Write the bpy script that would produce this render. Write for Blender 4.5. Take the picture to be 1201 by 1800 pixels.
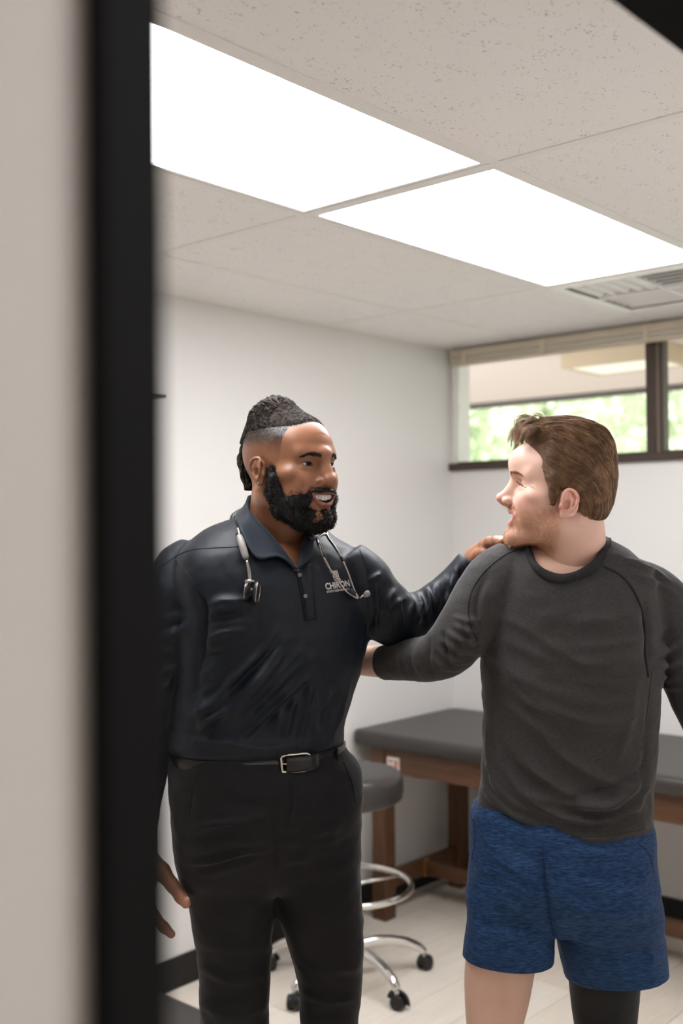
import bpy, bmesh, math, random
import numpy as np
from mathutils import Vector, Matrix
from mathutils.bvhtree import BVHTree

SC = bpy.context.scene
COL = SC.collection
for o in list(bpy.data.objects):
    bpy.data.objects.remove(o)

# ------------------------------------------------------------------ camera
CX, CY, CZ = -4.2087, -3.0200, 1.6097
YAW, PITCH, ROLL, FPX = 0.7223, 0.0143, -0.0090, 1932.49
_f = np.array([math.cos(PITCH)*math.cos(YAW), math.cos(PITCH)*math.sin(YAW), math.sin(PITCH)])
_r0 = np.array([math.sin(YAW), -math.cos(YAW), 0.0])
_u0 = np.cross(_r0, _f)
_r = math.cos(ROLL)*_r0 + math.sin(ROLL)*_u0
_u = -math.sin(ROLL)*_r0 + math.cos(ROLL)*_u0
CAMPOS = np.array([CX, CY, CZ])
cam_data = bpy.data.cameras.new('camera')
cam = bpy.data.objects.new('camera', cam_data)
COL.objects.link(cam)
M = Matrix(((_r[0], _u[0], -_f[0], CX), (_r[1], _u[1], -_f[1], CY), (_r[2], _u[2], -_f[2], CZ), (0, 0, 0, 1)))
cam.matrix_world = M
cam_data.sensor_fit = 'VERTICAL'
cam_data.sensor_height = 36.0
cam_data.lens = 36.0*FPX/1800.0
cam_data.clip_start = 0.02
cam_data.dof.use_dof = True
cam_data.dof.focus_distance = 2.2
cam_data.dof.aperture_fstop = 2.5
SC.camera = cam

# ------------------------------------------------------------------ world, exposure
world = bpy.data.worlds.new('sky')
SC.world = world
world.use_nodes = True
_bg = world.node_tree.nodes['Background']
_bg.inputs['Color'].default_value = (0.93, 0.97, 1.0, 1)
_bg.inputs['Strength'].default_value = 3.5
SC.view_settings.view_transform = 'Standard'
SC.view_settings.look = 'None'
SC.view_settings.gamma = 1.0
SC.view_settings.use_curve_mapping = False
SC.view_settings.exposure = 0.65
try:
    SC.cycles.use_denoising = True
    SC.cycles.max_bounces = 8
    SC.cycles.diffuse_bounces = 5
    SC.cycles.transparent_max_bounces = 12
except Exception:
    pass
LAMP_STRENGTH = 9.6         # radiance of the ceiling light diffusers
CORRIDOR_LAMP = 12.0

# ------------------------------------------------------------------ helpers
def S(u, v, d):
    """world point seen at photo pixel (u, v), d metres along the optical axis"""
    return CAMPOS + (_f + (u-600.5)/FPX*_r - (v-900.0)/FPX*_u)*d

def lin(c):
    return tuple(((x/255.0)/12.92 if x/255.0 <= 0.04045 else ((x/255.0+0.055)/1.055)**2.4) for x in c)

MATS = {}
def nn(nt, typ, **kw):
    n = nt.nodes.new(typ)
    for k, v in kw.items():
        if k in n.inputs.keys():
            n.inputs[k].default_value = v
        else:
            setattr(n, k, v)
    return n

def mat(name, rgb=(128, 128, 128), rough=0.5, metal=0.0, spec=0.5, bump=None, vary=None, emit=None, attr=None, coat=0.0, sheen=0.0, sss=0.0, linear=None):
    """bump=(scale, strength, distance[, stretch xyz]); vary=(scale, rgb2, lo, hi[, stretch])"""
    if name in MATS:
        return MATS[name]
    m = bpy.data.materials.new(name); MATS[name] = m
    m.use_nodes = True
    nt = m.node_tree
    b = nt.nodes['Principled BSDF']
    col = (linear if linear else lin(rgb)) + (1.0,)
    b.inputs['Base Color'].default_value = col
    b.inputs['Roughness'].default_value = rough
    b.inputs['Metallic'].default_value = metal
    b.inputs['Specular IOR Level'].default_value = spec
    if coat:
        b.inputs['Coat Weight'].default_value = coat
        b.inputs['Coat Roughness'].default_value = 0.15
    if sheen:
        b.inputs['Sheen Weight'].default_value = sheen
        b.inputs['Sheen Roughness'].default_value = 0.4
    if sss:
        b.inputs['Subsurface Weight'].default_value = sss
        b.inputs['Subsurface Radius'].default_value = (0.010, 0.004, 0.002)
        b.inputs['Subsurface Scale'].default_value = 1.0
    L = nt.links.new
    tc = nn(nt, 'ShaderNodeTexCoord')
    if attr:
        a = nn(nt, 'ShaderNodeAttribute', attribute_name=attr)
        L(a.outputs['Color'], b.inputs['Base Color'])
    if vary:
        mp = nn(nt, 'ShaderNodeMapping')
        if len(vary) > 4:
            mp.inputs['Scale'].default_value = vary[4]
        L(tc.outputs['Object'], mp.inputs['Vector'])
        no = nn(nt, 'ShaderNodeTexNoise', Scale=vary[0], Detail=4.0, Roughness=0.6)
        L(mp.outputs['Vector'], no.inputs['Vector'])
        cr = nn(nt, 'ShaderNodeValToRGB')
        cr.color_ramp.elements[0].position = vary[2]
        cr.color_ramp.elements[1].position = vary[3]
        cr.color_ramp.elements[0].color = col
        cr.color_ramp.elements[1].color = lin(vary[1]) + (1,)
        L(no.outputs['Fac'], cr.inputs['Fac'])
        L(cr.outputs['Color'], b.inputs['Base Color'])
    if bump:
        mp2 = nn(nt, 'ShaderNodeMapping')
        if len(bump) > 3:
            mp2.inputs['Scale'].default_value = bump[3]
        L(tc.outputs['Object'], mp2.inputs['Vector'])
        nb = nn(nt, 'ShaderNodeTexNoise', Scale=bump[0], Detail=3.0)
        L(mp2.outputs['Vector'], nb.inputs['Vector'])
        bp = nn(nt, 'ShaderNodeBump', Strength=bump[1], Distance=bump[2])
        L(nb.outputs['Fac'], bp.inputs['Height'])
        L(bp.outputs['Normal'], b.inputs['Normal'])
    if emit:
        b.inputs['Emission Color'].default_value = lin(emit[0]) + (1,)
        b.inputs['Emission Strength'].default_value = emit[1]
    return m

def link(name, me, material=None, parent=None, smooth=False):
    o = bpy.data.objects.new(name, me)
    COL.objects.link(o)
    if material is not None and len(me.materials) == 0:
        me.materials.append(material)
    if parent is not None:
        o.parent = parent
    if smooth:
        me.polygons.foreach_set('use_smooth', np.ones(len(me.polygons), bool))
    return o

def mesh_from(name, V, F, smooth=False):
    me = bpy.data.meshes.new(name)
    V = np.asarray(V, float); 
    if isinstance(F, np.ndarray):
        n, k = F.shape
        me.vertices.add(len(V)); me.vertices.foreach_set('co', V.astype(np.float32).ravel())
        me.loops.add(n*k); me.loops.foreach_set('vertex_index', F.astype(np.int32).ravel())
        me.polygons.add(n)
        me.polygons.foreach_set('loop_start', np.arange(0, n*k, k, dtype=np.int32))
        me.polygons.foreach_set('loop_total', np.full(n, k, dtype=np.int32))
        me.update(calc_edges=True); me.validate()
    else:
        me.from_pydata([tuple(v) for v in V], [], [tuple(f) for f in F]); me.update()
    if smooth:
        me.polygons.foreach_set('use_smooth', np.ones(len(me.polygons), bool))
    return me

def tag(o, label=None, cat=None, group=None, kind=None):
    if label: o['label'] = label
    if cat: o['category'] = cat
    if group: o['group'] = group
    if kind: o['kind'] = kind
    return o

def empty(name, loc, label=None, cat=None, group=None):
    o = bpy.data.objects.new(name, None)
    COL.objects.link(o)
    o.location = tuple(loc)
    o.empty_display_size = 0.1
    bpy.context.view_layer.update()
    return tag(o, label, cat, group)

def attach(o, parent):
    """parent keeping the world placement (parent is an un-rotated Empty or an identity mesh)"""
    o.parent = parent
    o.matrix_parent_inverse = parent.matrix_world.inverted()
    return o

def box_bm(bm, lo, hi, bev=0.0, seg=2):
    lo = Vector(lo); hi = Vector(hi)
    r = bmesh.ops.create_cube(bm, size=1.0)
    vs = r['verts']
    c = (lo+hi)/2; s = hi-lo
    for v in vs:
        v.co = Vector((v.co.x*s.x, v.co.y*s.y, v.co.z*s.z)) + c
    if bev > 0:
        es = list({e for v in vs for e in v.link_edges})
        bmesh.ops.bevel(bm, geom=es, offset=bev, segments=seg, profile=0.5, affect='EDGES')

def bm_obj(name, bm, material, parent=None, smooth=False):
    me = bpy.data.meshes.new(name)
    bmesh.ops.recalc_face_normals(bm, faces=bm.faces)
    bm.to_mesh(me); bm.free()
    if smooth:
        me.polygons.foreach_set('use_smooth', np.ones(len(me.polygons), bool))
    o = link(name, me, material)
    if parent is not None:
        attach(o, parent)
    return o

def box(name, lo, hi, material, parent=None, bev=0.0, seg=2):
    bm = bmesh.new()
    box_bm(bm, lo, hi, bev, seg)
    return bm_obj(name, bm, material, parent)

def boxes(name, lst, material, parent=None, bev=0.0):
    bm = bmesh.new()
    for lo, hi in lst:
        box_bm(bm, lo, hi, bev)
    return bm_obj(name, bm, material, parent)

def catmull(P, n):
    P = np.asarray(P, float)
    if len(P) < 3:
        t = np.linspace(0, 1, n)[:, None]
        return P[0]*(1-t)+P[-1]*t
    Q = np.vstack([2*P[0]-P[1], P, 2*P[-1]-P[-2]])
    out = []
    for s in np.linspace(0, len(P)-1, n):
        i = min(int(s), len(P)-2); t = s-i
        p0, p1, p2, p3 = Q[i], Q[i+1], Q[i+2], Q[i+3]
        out.append(0.5*((2*p1)+(-p0+p2)*t+(2*p0-5*p1+4*p2-p3)*t*t+(-p0+3*p1-3*p2+p3)*t**3))
    return np.array(out)

def frames(P, closed=False):
    """rotation-minimising frames along a polyline"""
    P = np.asarray(P, float); n = len(P)
    T = np.gradient(P, axis=0) if not closed else (np.roll(P, -1, 0)-np.roll(P, 1, 0))
    T /= np.linalg.norm(T, axis=1)[:, None]+1e-12
    a = np.array([0, 0, 1.0]) if abs(T[0][2]) < 0.9 else np.array([1.0, 0, 0])
    N = np.zeros_like(P); N[0] = np.cross(np.cross(T[0], a), T[0]); N[0] /= np.linalg.norm(N[0])
    for i in range(1, n):
        v = N[i-1]-T[i]*(N[i-1]@T[i]); N[i] = v/(np.linalg.norm(v)+1e-12)
    return T, N, np.cross(T, N)

def tube_arrays(P, rad, seg=8, closed=False, caps=True, flat=None):
    """verts, faces of a tube; rad scalar or per point; flat=(a,b) scales of N,B"""
    P = np.asarray(P, float); n = len(P)
    rad = np.broadcast_to(np.asarray(rad, float), (n,))
    T, N, B = frames(P, closed)
    th = np.linspace(0, 2*np.pi, seg, endpoint=False)
    fa, fb = flat if flat else (1, 1)
    V = (P[:, None, :] + rad[:, None, None]*(np.cos(th)[None, :, None]*N[:, None, :]*fa + np.sin(th)[None, :, None]*B[:, None, :]*fb)).reshape(-1, 3)
    F = []
    m = n if closed else n-1
    for i in range(m):
        j = (i+1) % n
        for k in range(seg):
            k2 = (k+1) % seg
            F.append((i*seg+k, i*seg+k2, j*seg+k2, j*seg+k))
    if caps and not closed:
        F.append(tuple(range(seg-1, -1, -1)))
        F.append(tuple((n-1)*seg+k for k in range(seg)))
    return V, F

def tube(name, P, rad, material, parent=None, seg=8, closed=False, flat=None, caps=True):
    V, F = tube_arrays(P, rad, seg, closed, caps, flat)
    me = mesh_from(name, V, F, smooth=True)
    o = link(name, me, material)
    if parent is not None:
        attach(o, parent)
    return o

def lathe(name, prof, material, parent=None, seg=32, loc=(0, 0, 0), smooth=True, axis=None):
    """prof: (radius, z) list"""
    V = []; F = []
    th = np.linspace(0, 2*np.pi, seg, endpoint=False)
    for r, z in prof:
        for t in th:
            V.append((r*math.cos(t), r*math.sin(t), z))
    n = len(prof)
    for i in range(n-1):
        for k in range(seg):
            k2 = (k+1) % seg
            F.append((i*seg+k, i*seg+k2, (i+1)*seg+k2, (i+1)*seg+k))
    F.append(tuple(range(seg-1, -1, -1))); F.append(tuple((n-1)*seg+k for k in range(seg)))
    V = np.array(V)
    if axis is not None:
        q = Vector((0, 0, 1)).rotation_difference(Vector(axis)).to_matrix()
        V = V @ np.array(q).T
    V = V + np.array(loc)
    me = mesh_from(name, V, F, smooth=smooth)
    o = link(name, me, material)
    if parent is not None:
        attach(o, parent)
    return o
# ------------------------------------------------------------------ the room shell
CEIL = 2.44
YD0, YD1 = -2.63, -2.52          # door wall, corridor side and room side
XL = -5.3                         # near end of the room, hidden behind the door wall
m_wall = mat('wall_paint', (228, 225, 222), 0.75, spec=0.25, bump=(260, 0.08, 0.001))
m_corr = mat('corridor_paint', (200, 193, 187), 0.75, spec=0.25, bump=(220, 0.1, 0.001))
m_black = mat('black_frame_paint', (16, 15, 15), 0.75, spec=0.12)
m_base = mat('black_baseboard_vinyl', (24, 23, 22), 0.5, spec=0.35)
m_white_metal = mat('white_enamel', (244, 242, 239), 0.4, spec=0.4)
m_grid = mat('ceiling_grid_enamel', (238, 235, 231), 0.5, spec=0.3)

def struct(o):
    o['kind'] = 'structure'
    return o

# floor with planks
m_sub = mat('floor_joint', (150, 136, 118), 0.8)
floor = struct(box('floor', (-6.6, -4.5, -0.08), (0.12, 0.12, -0.004), m_sub))
def plank_mat(k, c1, c2):
    m = mat('oak_plank_%d' % k, c1, 0.42, spec=0.35, vary=(3.0, c2, 0.3, 0.72, (1.2, 14, 14)), bump=(60, 0.06, 0.001, (1, 12, 1)))
    return m
plank_mats = [plank_mat(0, (224, 214, 201), (212, 200, 185)), plank_mat(1, (228, 219, 207), (217, 206, 192)), plank_mat(2, (219, 208, 194), (207, 194, 178))]
rng = random.Random(4)
PW, PL = 0.178, 1.22
bmp = bmesh.new(); box_bm(bmp, (0.0008, 0.0008, -0.004), (PL-0.0008, PW-0.0008, 0.0), 0.0012, 1)
plank_meshes = []
pm = bpy.data.meshes.new('plank'); bmp.to_mesh(pm); bmp.free()
for k in range(3):
    q = pm.copy(); q.materials.append(plank_mats[k]); plank_meshes.append(q)
row = 0
y = -0.012-PW
while y > -2.7:
    x = -4.3 + rng.uniform(-1.2, 0)
    while x < -0.013:
        x1 = min(x+PL, -0.013)
        if x1 > -4.2 and x1-x > 0.05:
            o = bpy.data.objects.new('plank', plank_meshes[rng.randrange(3)])
            COL.objects.link(o); o.parent = floor
            o.matrix_parent_inverse = Matrix.Identity(4)
            o.location = (x, y, 0.0)
            o.scale = ((x1-x)/PL, 1, 1)
        x += PL
    y -= PW
    row += 1
box('plank', (-6.6, -4.5, -0.004), (0.0, y+PW-0.002, 0.0), plank_mats[0], floor)

# walls
wall_left = struct(box('wall_left', (XL-0.12, 0.0, 0), (0.12, 0.12, CEIL+0.05), m_wall))
WS, WT = 1.878, 2.425            # window sill / head height
WY0, WY1 = -2.3, -0.012
wall_back = struct(boxes('wall_back', [((0, -2.63, 0), (0.14, 0.0, WS)), ((0, -2.63, WT), (0.14, 0.0, CEIL+0.05)),
                                       ((0, -2.63, WS), (0.14, WY0, WT)), ((0, WY1, WS), (0.14, 0.0, WT))], m_wall))
DX0, DX1, DZ = -3.93, -2.945, 2.165   # rough door opening (outer edge of the frame)
m_wd = m_corr
wall_front = struct(boxes('wall_front', [((-6.6, YD0, 0), (DX0, YD1, CEIL+0.05)), ((DX1, YD0, 0), (0.0, YD1, CEIL+0.05)),
                                         ((DX0, YD0, DZ), (DX1, YD1, CEIL+0.05))], m_corr))
boxes('inner_lining', [((XL, YD1, 0), (DX0, YD1+0.004, CEIL+0.05)), ((DX1, YD1, 0), (0.0, YD1+0.004, CEIL+0.05)), ((DX0, YD1, DZ), (DX1, YD1+0.004, CEIL+0.05))], m_wall, wall_front)
wall_near = struct(box('wall_near', (XL-0.12, -2.52, 0), (XL, 0.0, CEIL+0.05), m_wall))
wall_corridor = struct(boxes('wall_corridor', [((-6.6, -4.5, 0), (0.0, -4.38, CEIL+0.05)), ((-6.6, -4.38, 0), (-6.48, YD0, CEIL+0.05)), ((-0.12, -4.38, 0), (0.0, YD0, CEIL+0.05))], m_corr))

# door frame (the camera looks through it)
door = struct(empty('door_1', ((DX0+DX1)/2, (YD0+YD1)/2, 0)))
JX0, JX1 = -3.896, -2.98
box('jamb', (DX0, YD0-0.012, 0), (JX0, YD1+0.012, DZ), m_black, door, 0.002)
box('jamb', (JX1, YD0-0.012, 0), (DX1, YD1+0.012, DZ), m_black, door, 0.002)
box('frame_head', (JX0, YD0-0.012, 2.13), (JX1, YD1+0.012, DZ), m_black, door, 0.002)
box('door_stop', (JX0, -2.585, 0), (JX0+0.004, -2.56, 2.13), m_black, door)

# baseboards
struct(box('baseboard_left', (XL, -0.012, 0), (0.0, 0.0, 0.108), m_base, None, 0.002))
struct(box('baseboard_back', (-0.012, -2.52, 0), (0.0, -0.012, 0.108), m_base, None, 0.002))

# ceiling: slab, lay-in tiles and T-bars
m_slab = mat('ceiling_slab', (120, 118, 115), 0.9)
def tile_material():
    m = mat('mineral_fibre_tile', (243, 240, 237), 0.9, spec=0.1)
    nt = m.node_tree; b = nt.nodes['Principled BSDF']; L = nt.links.new
    tc = nn(nt, 'ShaderNodeTexCoord')
    mp = nn(nt, 'ShaderNodeMapping'); mp.inputs['Scale'].default_value = (1, 1.6, 1)
    L(tc.outputs['Object'], mp.inputs['Vector'])
    wn = nn(nt, 'ShaderNodeTexNoise', Scale=90.0, Detail=2.0)
    L(mp.outputs['Vector'], wn.inputs['Vector'])
    mx = nn(nt, 'ShaderNodeMixRGB', Fac=0.03)
    L(mp.outputs['Vector'], mx.inputs[1]); L(wn.outputs['Color'], mx.inputs[2])
    vo = nn(nt, 'ShaderNodeTexVoronoi', Scale=75.0)
    L(mx.outputs['Color'], vo.inputs['Vector'])
    no = nn(nt, 'ShaderNodeTexNoise', Scale=22.0, Detail=1.0)
    L(mp.outputs['Vector'], no.inputs['Vector'])
    # pits: close to a voronoi centre, only where the second noise allows
    ad = nn(nt, 'ShaderNodeMath', operation='MULTIPLY_ADD'); ad.inputs[1].default_value = -0.55; ad.inputs[2].default_value = 0.44
    L(no.outputs['Fac'], ad.inputs[0])
    lt = nn(nt, 'ShaderNodeMath', operation='LESS_THAN')
    L(vo.outputs['Distance'], lt.inputs[0]); L(ad.outputs[0], lt.inputs[1])
    cm = nn(nt, 'ShaderNodeMixRGB'); cm.inputs[1].default_value = lin((243, 240, 237))+(1,); cm.inputs[2].default_value = lin((204, 200, 195))+(1,)
    L(lt.outputs[0], cm.inputs['Fac']); L(cm.outputs['Color'], b.inputs['Base Color'])
    bp = nn(nt, 'ShaderNodeBump', Strength=0.6, Distance=0.002); bp.invert = True
    L(lt.outputs[0], bp.inputs['Height']); L(bp.outputs['Normal'], b.inputs['Normal'])
    return m
m_tile = tile_material()
ceiling = struct(box('ceiling', (-6.6, -4.5, CEIL+0.11), (0.12, 0.12, CEIL+0.2), m_slab))
OX, OY = -2.093, -1.030
gx = [OX-2.44, OX-1.22, OX, OX+1.22]
ys = [0.0, OY+0.61, OY, OY-0.61, OY-1.22, YD1]
xs = [XL] + gx + [0.0]
tb = 0.012
for j in range(5):
    y1, y0 = ys[j], ys[j+1]
    for i in range(5):
        x0, x1 = xs[i], xs[i+1]
        if j == 2 and i in (2, 3):
            continue                       # the two ceiling lights
        if j == 2 and i == 4:
            x0 = -0.263                    # the vent fills the first part
        box('ceiling_tile', (x0+0.003, y0+0.003, CEIL), (x1-0.003, y1-0.003, CEIL+0.016), m_tile, ceiling)
for yv in ys[1:-1]:
    box('grid_bar', (XL, yv-tb, CEIL-0.003), (0.0, yv+tb, CEIL+0.03), m_grid, ceiling)
for xv in gx + [-0.263]:
    for j in range(5):
        if xv == -0.263 and j != 2:
            continue
        box('grid_bar', (xv-tb, ys[j+1]+tb, CEIL-0.0028), (xv+tb, ys[j]-tb, CEIL+0.03), m_grid, ceiling)
for nm, lo, hi in (('wall_angle', (XL, -0.020, CEIL-0.003), (0, 0, CEIL)), ('wall_angle', (-0.02, -2.52, CEIL-0.003), (0, -0.02, CEIL)),
                   ('wall_angle', (XL, -2.52, CEIL-0.003), (0, -2.50, CEIL))):
    box(nm, lo, hi, m_grid, ceiling)
boxes('corridor_ceiling', [((-6.6, -4.5, CEIL), (-3.6, YD0, CEIL+0.02)), ((-2.38, -4.5, CEIL), (0, YD0, CEIL+0.02)), ((-3.6, -4.5, CEIL), (-2.38, -3.95, CEIL+0.02)), ((-3.6, -3.34, CEIL), (-2.38, YD0, CEIL+0.02))], m_tile, ceiling)

# ceiling lights
def diffuser_mat(name, s):
    return mat(name, (240, 240, 240), 0.5, emit=((247, 248, 251), s))
def ceiling_light(x0, x1, y0, y1, label, strength, dm):
    t = empty('ceiling_light', ((x0+x1)/2, (y0+y1)/2, CEIL), label, 'ceiling light', 'flat panel lights in the ceiling grid')
    fr = 0.0265
    z0, z1 = CEIL-0.004, CEIL+0.012
    a0, a1, b0, b1 = x0+0.002, x1-0.002, y0+0.002, y1-0.002
    boxes('frame', [((a0+tb, b0+tb, z0+0.002), (a1-tb, b0+fr, z1)), ((a0+tb, b1-fr, z0+0.002), (a1-tb, b1-tb, z1)),
                    ((a0+tb, b0+fr, z0+0.002), (a0+fr, b1-fr, z1)), ((a1-fr, b0+fr, z0+0.002), (a1-tb, b1-fr, z1))], m_grid, t)
    box('diffuser', (a0+fr, b0+fr, CEIL+0.003), (a1-fr, b1-fr, CEIL+0.008), dm, t)
    box('housing', (x0+0.015, y0+0.015, CEIL+0.0125), (x1-0.015, y1-0.015, CEIL+0.09), m_white_metal, t)
    return t
dm = diffuser_mat('light_diffuser', LAMP_STRENGTH)
ceiling_light(OX-1.22, OX, OY-0.61, OY, 'glowing ceiling panel cut off by the black door frame', LAMP_STRENGTH, dm)
ceiling_light(OX, OX+1.22, OY-0.61, OY, 'glowing ceiling panel next to the air vent', LAMP_STRENGTH, dm)
cl = ceiling_light(-3.6, -2.38, -3.95, -3.34, 'ceiling panel light in the corridor outside the door', CORRIDOR_LAMP, diffuser_mat('corridor_diffuser', CORRIDOR_LAMP))

# ceiling vent
vx0, vx1, vy0, vy1 = OX+1.22+tb, -0.263-tb, OY-0.61+tb, OY-tb
vent = empty('ceiling_vent', ((vx0+vx1)/2, (vy0+vy1)/2, CEIL), 'white louvred air vent in the ceiling beside the light', 'air vent')
m_dark = mat('duct_dark', (40, 39, 38), 0.8)
box('duct_box', (vx0+0.01, vy0+0.01, CEIL+0.075), (vx1-0.01, vy1-0.01, CEIL+0.085), m_dark, vent)
fl = 0.035
boxes('flange', [((vx0, vy0, CEIL-0.006), (vx1, vy0+fl, CEIL)), ((vx0, vy1-fl, CEIL-0.006), (vx1, vy1, CEIL)),
                 ((vx0, vy0+fl, CEIL-0.006), (vx0+fl, vy1-fl, CEIL)), ((vx1-fl, vy0+fl, CEIL-0.006), (vx1, vy1-fl, CEIL))], m_white_metal, vent, 0.0015)
mx_, my_ = (vx0+vx1)/2, (vy0+vy1)/2
boxes('divider', [((mx_-0.006, vy0+fl, CEIL-0.004), (mx_+0.006, vy1-fl, CEIL+0.05)), ((vx0+fl, my_-0.006, CEIL-0.0035), (vx1-fl, my_+0.006, CEIL+0.05))], m_white_metal, vent)
def louver(p0, p1, out):
    """curved blade from p0 to p1 (ceiling plane), throwing air towards out"""
    p0 = np.array(p0); p1 = np.array(p1); out = np.array(out)
    V = []; F = []
    prof = [(0.0, 0.050), (0.003, 0.030), (0.011, 0.012), (0.024, 0.0), (0.026, 0.0015), (0.0135, 0.0140), (0.0055, 0.031), (0.002, 0.050)]
    for p in (p0, p1):
        for a, z in prof:
            q = p + out*a
            V.append((q[0], q[1], CEIL+z))
    n = len(prof)
    for k in range(n):
        F.append((k, (k+1) % n, n+(k+1) % n, n+k))
    F.append(tuple(range(n))); F.append(tuple(range(2*n-1, n-1, -1)))
    me = mesh_from('louver', V, F)
    attach(link('louver', me, m_white_metal), vent)
qx = [(vx0+fl, mx_-0.006), (mx_+0.006, vx1-fl)]; qy = [(vy0+fl, my_-0.006), (my_+0.006, vy1-fl)]
for a in range(2):
    for b in range(2):
        X0, X1 = qx[a]; Y0, Y1 = qy[b]
        if (a+b) % 2 == 0:
            d = -1 if a == 0 else 1
            for k in range(5):
                xx = X0+(k+0.5)*(X1-X0)/5
                louver((xx-d*0.015, Y0, 0)[:2], (xx-d*0.015, Y1, 0)[:2], (d, 0))
        else:
            d = -1 if b == 0 else 1
            for k in range(5):
                yy = Y0+(k+0.5)*(Y1-Y0)/5
                louver((X0, yy-d*0.015), (X1, yy-d*0.015), (0, d))

# window
m_brown = mat('bronze_window_frame', (74, 62, 54), 0.4, spec=0.4, metal=0.2)
m_cream = mat('blind_cream', (206, 194, 172), 0.55, spec=0.35)
m_glass = bpy.data.materials.new('window_glass'); m_glass.use_nodes = True
_nt = m_glass.node_tree; _nt.nodes.clear()
_o = nn(_nt, 'ShaderNodeOutputMaterial'); _t = nn(_nt, 'ShaderNodeBsdfTransparent'); _g = nn(_nt, 'ShaderNodeBsdfGlossy', Roughness=0.02)
_fr = nn(_nt, 'ShaderNodeFresnel', IOR=1.25); _mx = nn(_nt, 'ShaderNodeMixShader')
_t.inputs['Color'].default_value = (0.93, 0.95, 0.93, 1)
_nt.links.new(_fr.outputs[0], _mx.inputs[0]); _nt.links.new(_t.outputs[0], _mx.inputs[1]); _nt.links.new(_g.outputs[0], _mx.inputs[2]); _nt.links.new(_mx.outputs[0], _o.inputs[0])
win = struct(empty('window_1', (0.05, (WY0+WY1)/2, WS)))
fx0, fx1 = 0.004, 0.05
box('window_sill', (-0.022, WY0, WS-0.008), (0.02, 0.0, WS+0.026), m_brown, win, 0.002)
box('window_frame', (0.02, WY0, WS), (0.06, WY1, WS+0.035), m_brown, win)
box('window_frame', (0.02, WY0, WT-0.03), (0.06, WY1, WT), m_brown, win)
box('window_frame', (0.02, WY0, WS+0.035), (0.06, WY0+0.03, WT-0.03), m_brown, win)
box('jamb_trim', (-0.006, WY1-0.010, WS+0.026), (0.06, WY1, WT), mat('white_trim_paint', (226, 222, 216), 0.5), win)
m_bronze2 = mat('bronze_mullion_light', (128, 115, 103), 0.35, spec=0.4, metal=0.3)
box('mullion', (0.008, -1.018, WS+0.026), (0.06, -0.978, WT), m_brown, win, 0.002)
box('mullion', (0.018, -1.036, WS+0.026), (0.06, -1.018, WT), m_bronze2, win)
box('mullion', (0.008, -1.054, WS+0.026), (0.06, -1.036, WT), m_brown, win, 0.002)
box('pane', (0.035, -0.978, WS+0.035), (0.039, WY1-0.010, WT-0.03), m_glass, win)
box('pane', (0.035, WY0+0.03, WS+0.035), (0.039, -1.054, WT-0.03), m_glass, win)

# raised blind in front of the window head
blind = empty('window_blind', (-0.03, -1.1, 2.35), 'cream blind drawn right up at the window head', 'blind')
box('headrail', (-0.05, WY0+0.02, 2.392), (-0.008, WY1-0.02, 2.424), m_cream, blind, 0.003)
m_slat = mat('blind_slat', (226, 218, 203), 0.45, spec=0.4)
for k in range(5):
    box('slat', (-0.047, WY0+0.03, 2.374+k*0.0032), (-0.012, WY1-0.025, 2.3764+k*0.0032), m_slat, blind)
box('bottom_rail', (-0.047, WY0+0.03, 2.352), (-0.012, WY1-0.025, 2.372), m_cream, blind, 0.004)
for yv in (-0.11, -0.53, -1.01, -1.5, -2.0):
    box('bracket', (-0.053, yv-0.014, 2.35), (-0.047, yv+0.014, 2.426), m_cream, blind, 0.002)

# outside: porch roof, its light, lawn and trees
m_soffit = mat('porch_soffit', (196, 178, 172), 0.8)
m_fascia = mat('porch_fascia', (70, 62, 56), 0.6)
porch = empty('porch_roof', (1.6, 0, 2.6), 'pale porch ceiling with dark edge beyond the window', 'porch roof')
bm = bmesh.new()
NB = 15
for k in range(NB):
    box_bm(bm, (0.16+k*3.0/NB, -6, 2.60), (0.16+(k+1)*3.0/NB-0.008, 9, 2.63))
bm_obj('soffit', bm, m_soffit, porch)
box('roof_deck', (0.14, -6, 2.64), (3.3, 9, 2.8), m_fascia, porch)
box('fascia', (3.16, -6, 2.56), (3.22, 9, 2.8), m_fascia, porch)
m_amber = mat('porch_light_wood', (170, 150, 125), 0.5)
pl = empty('porch_light', (1.45, -0.1, 2.5), 'square wooden lantern on the porch ceiling', 'porch light')
boxes('lantern_frame', [((1.30, -0.42, 2.50), (1.33, 0.16, 2.60)), ((1.70, -0.42, 2.50), (1.73, 0.16, 2.60)), ((1.33, -0.42, 2.50), (1.70, -0.39, 2.60)), ((1.33, 0.13, 2.50), (1.70, 0.16, 2.60))], m_amber, pl, 0.002)
box('lantern_panel', (1.33, -0.39, 2.506), (1.70, 0.13, 2.512), mat('frosted_panel', (238, 230, 218), 0.6), pl)
bounce_walk = struct(box('bounce_terrace', (0.15, -9, -0.1), (4.5, 12, -0.04), mat('concrete', (176, 168, 165), 0.9)))  # unseen pale paving, added to bounce daylight up onto the room ceiling
m_lawn = mat('lawn', (150, 152, 128), 0.9, vary=(3.0, (170, 170, 150), 0.3, 0.7))
lawn = struct(box('ground', (0.15, -18, -0.3), (40, 30, -0.1), m_lawn))
m_leaf = mat('leaf', (184, 198, 158), 0.6, vary=(1.3, (228, 232, 212), 0.35, 0.65))
m_bark = mat('bark', (128, 112, 98), 0.9, bump=(20, 0.5, 0.02, (1, 1, 0.2)))
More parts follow.
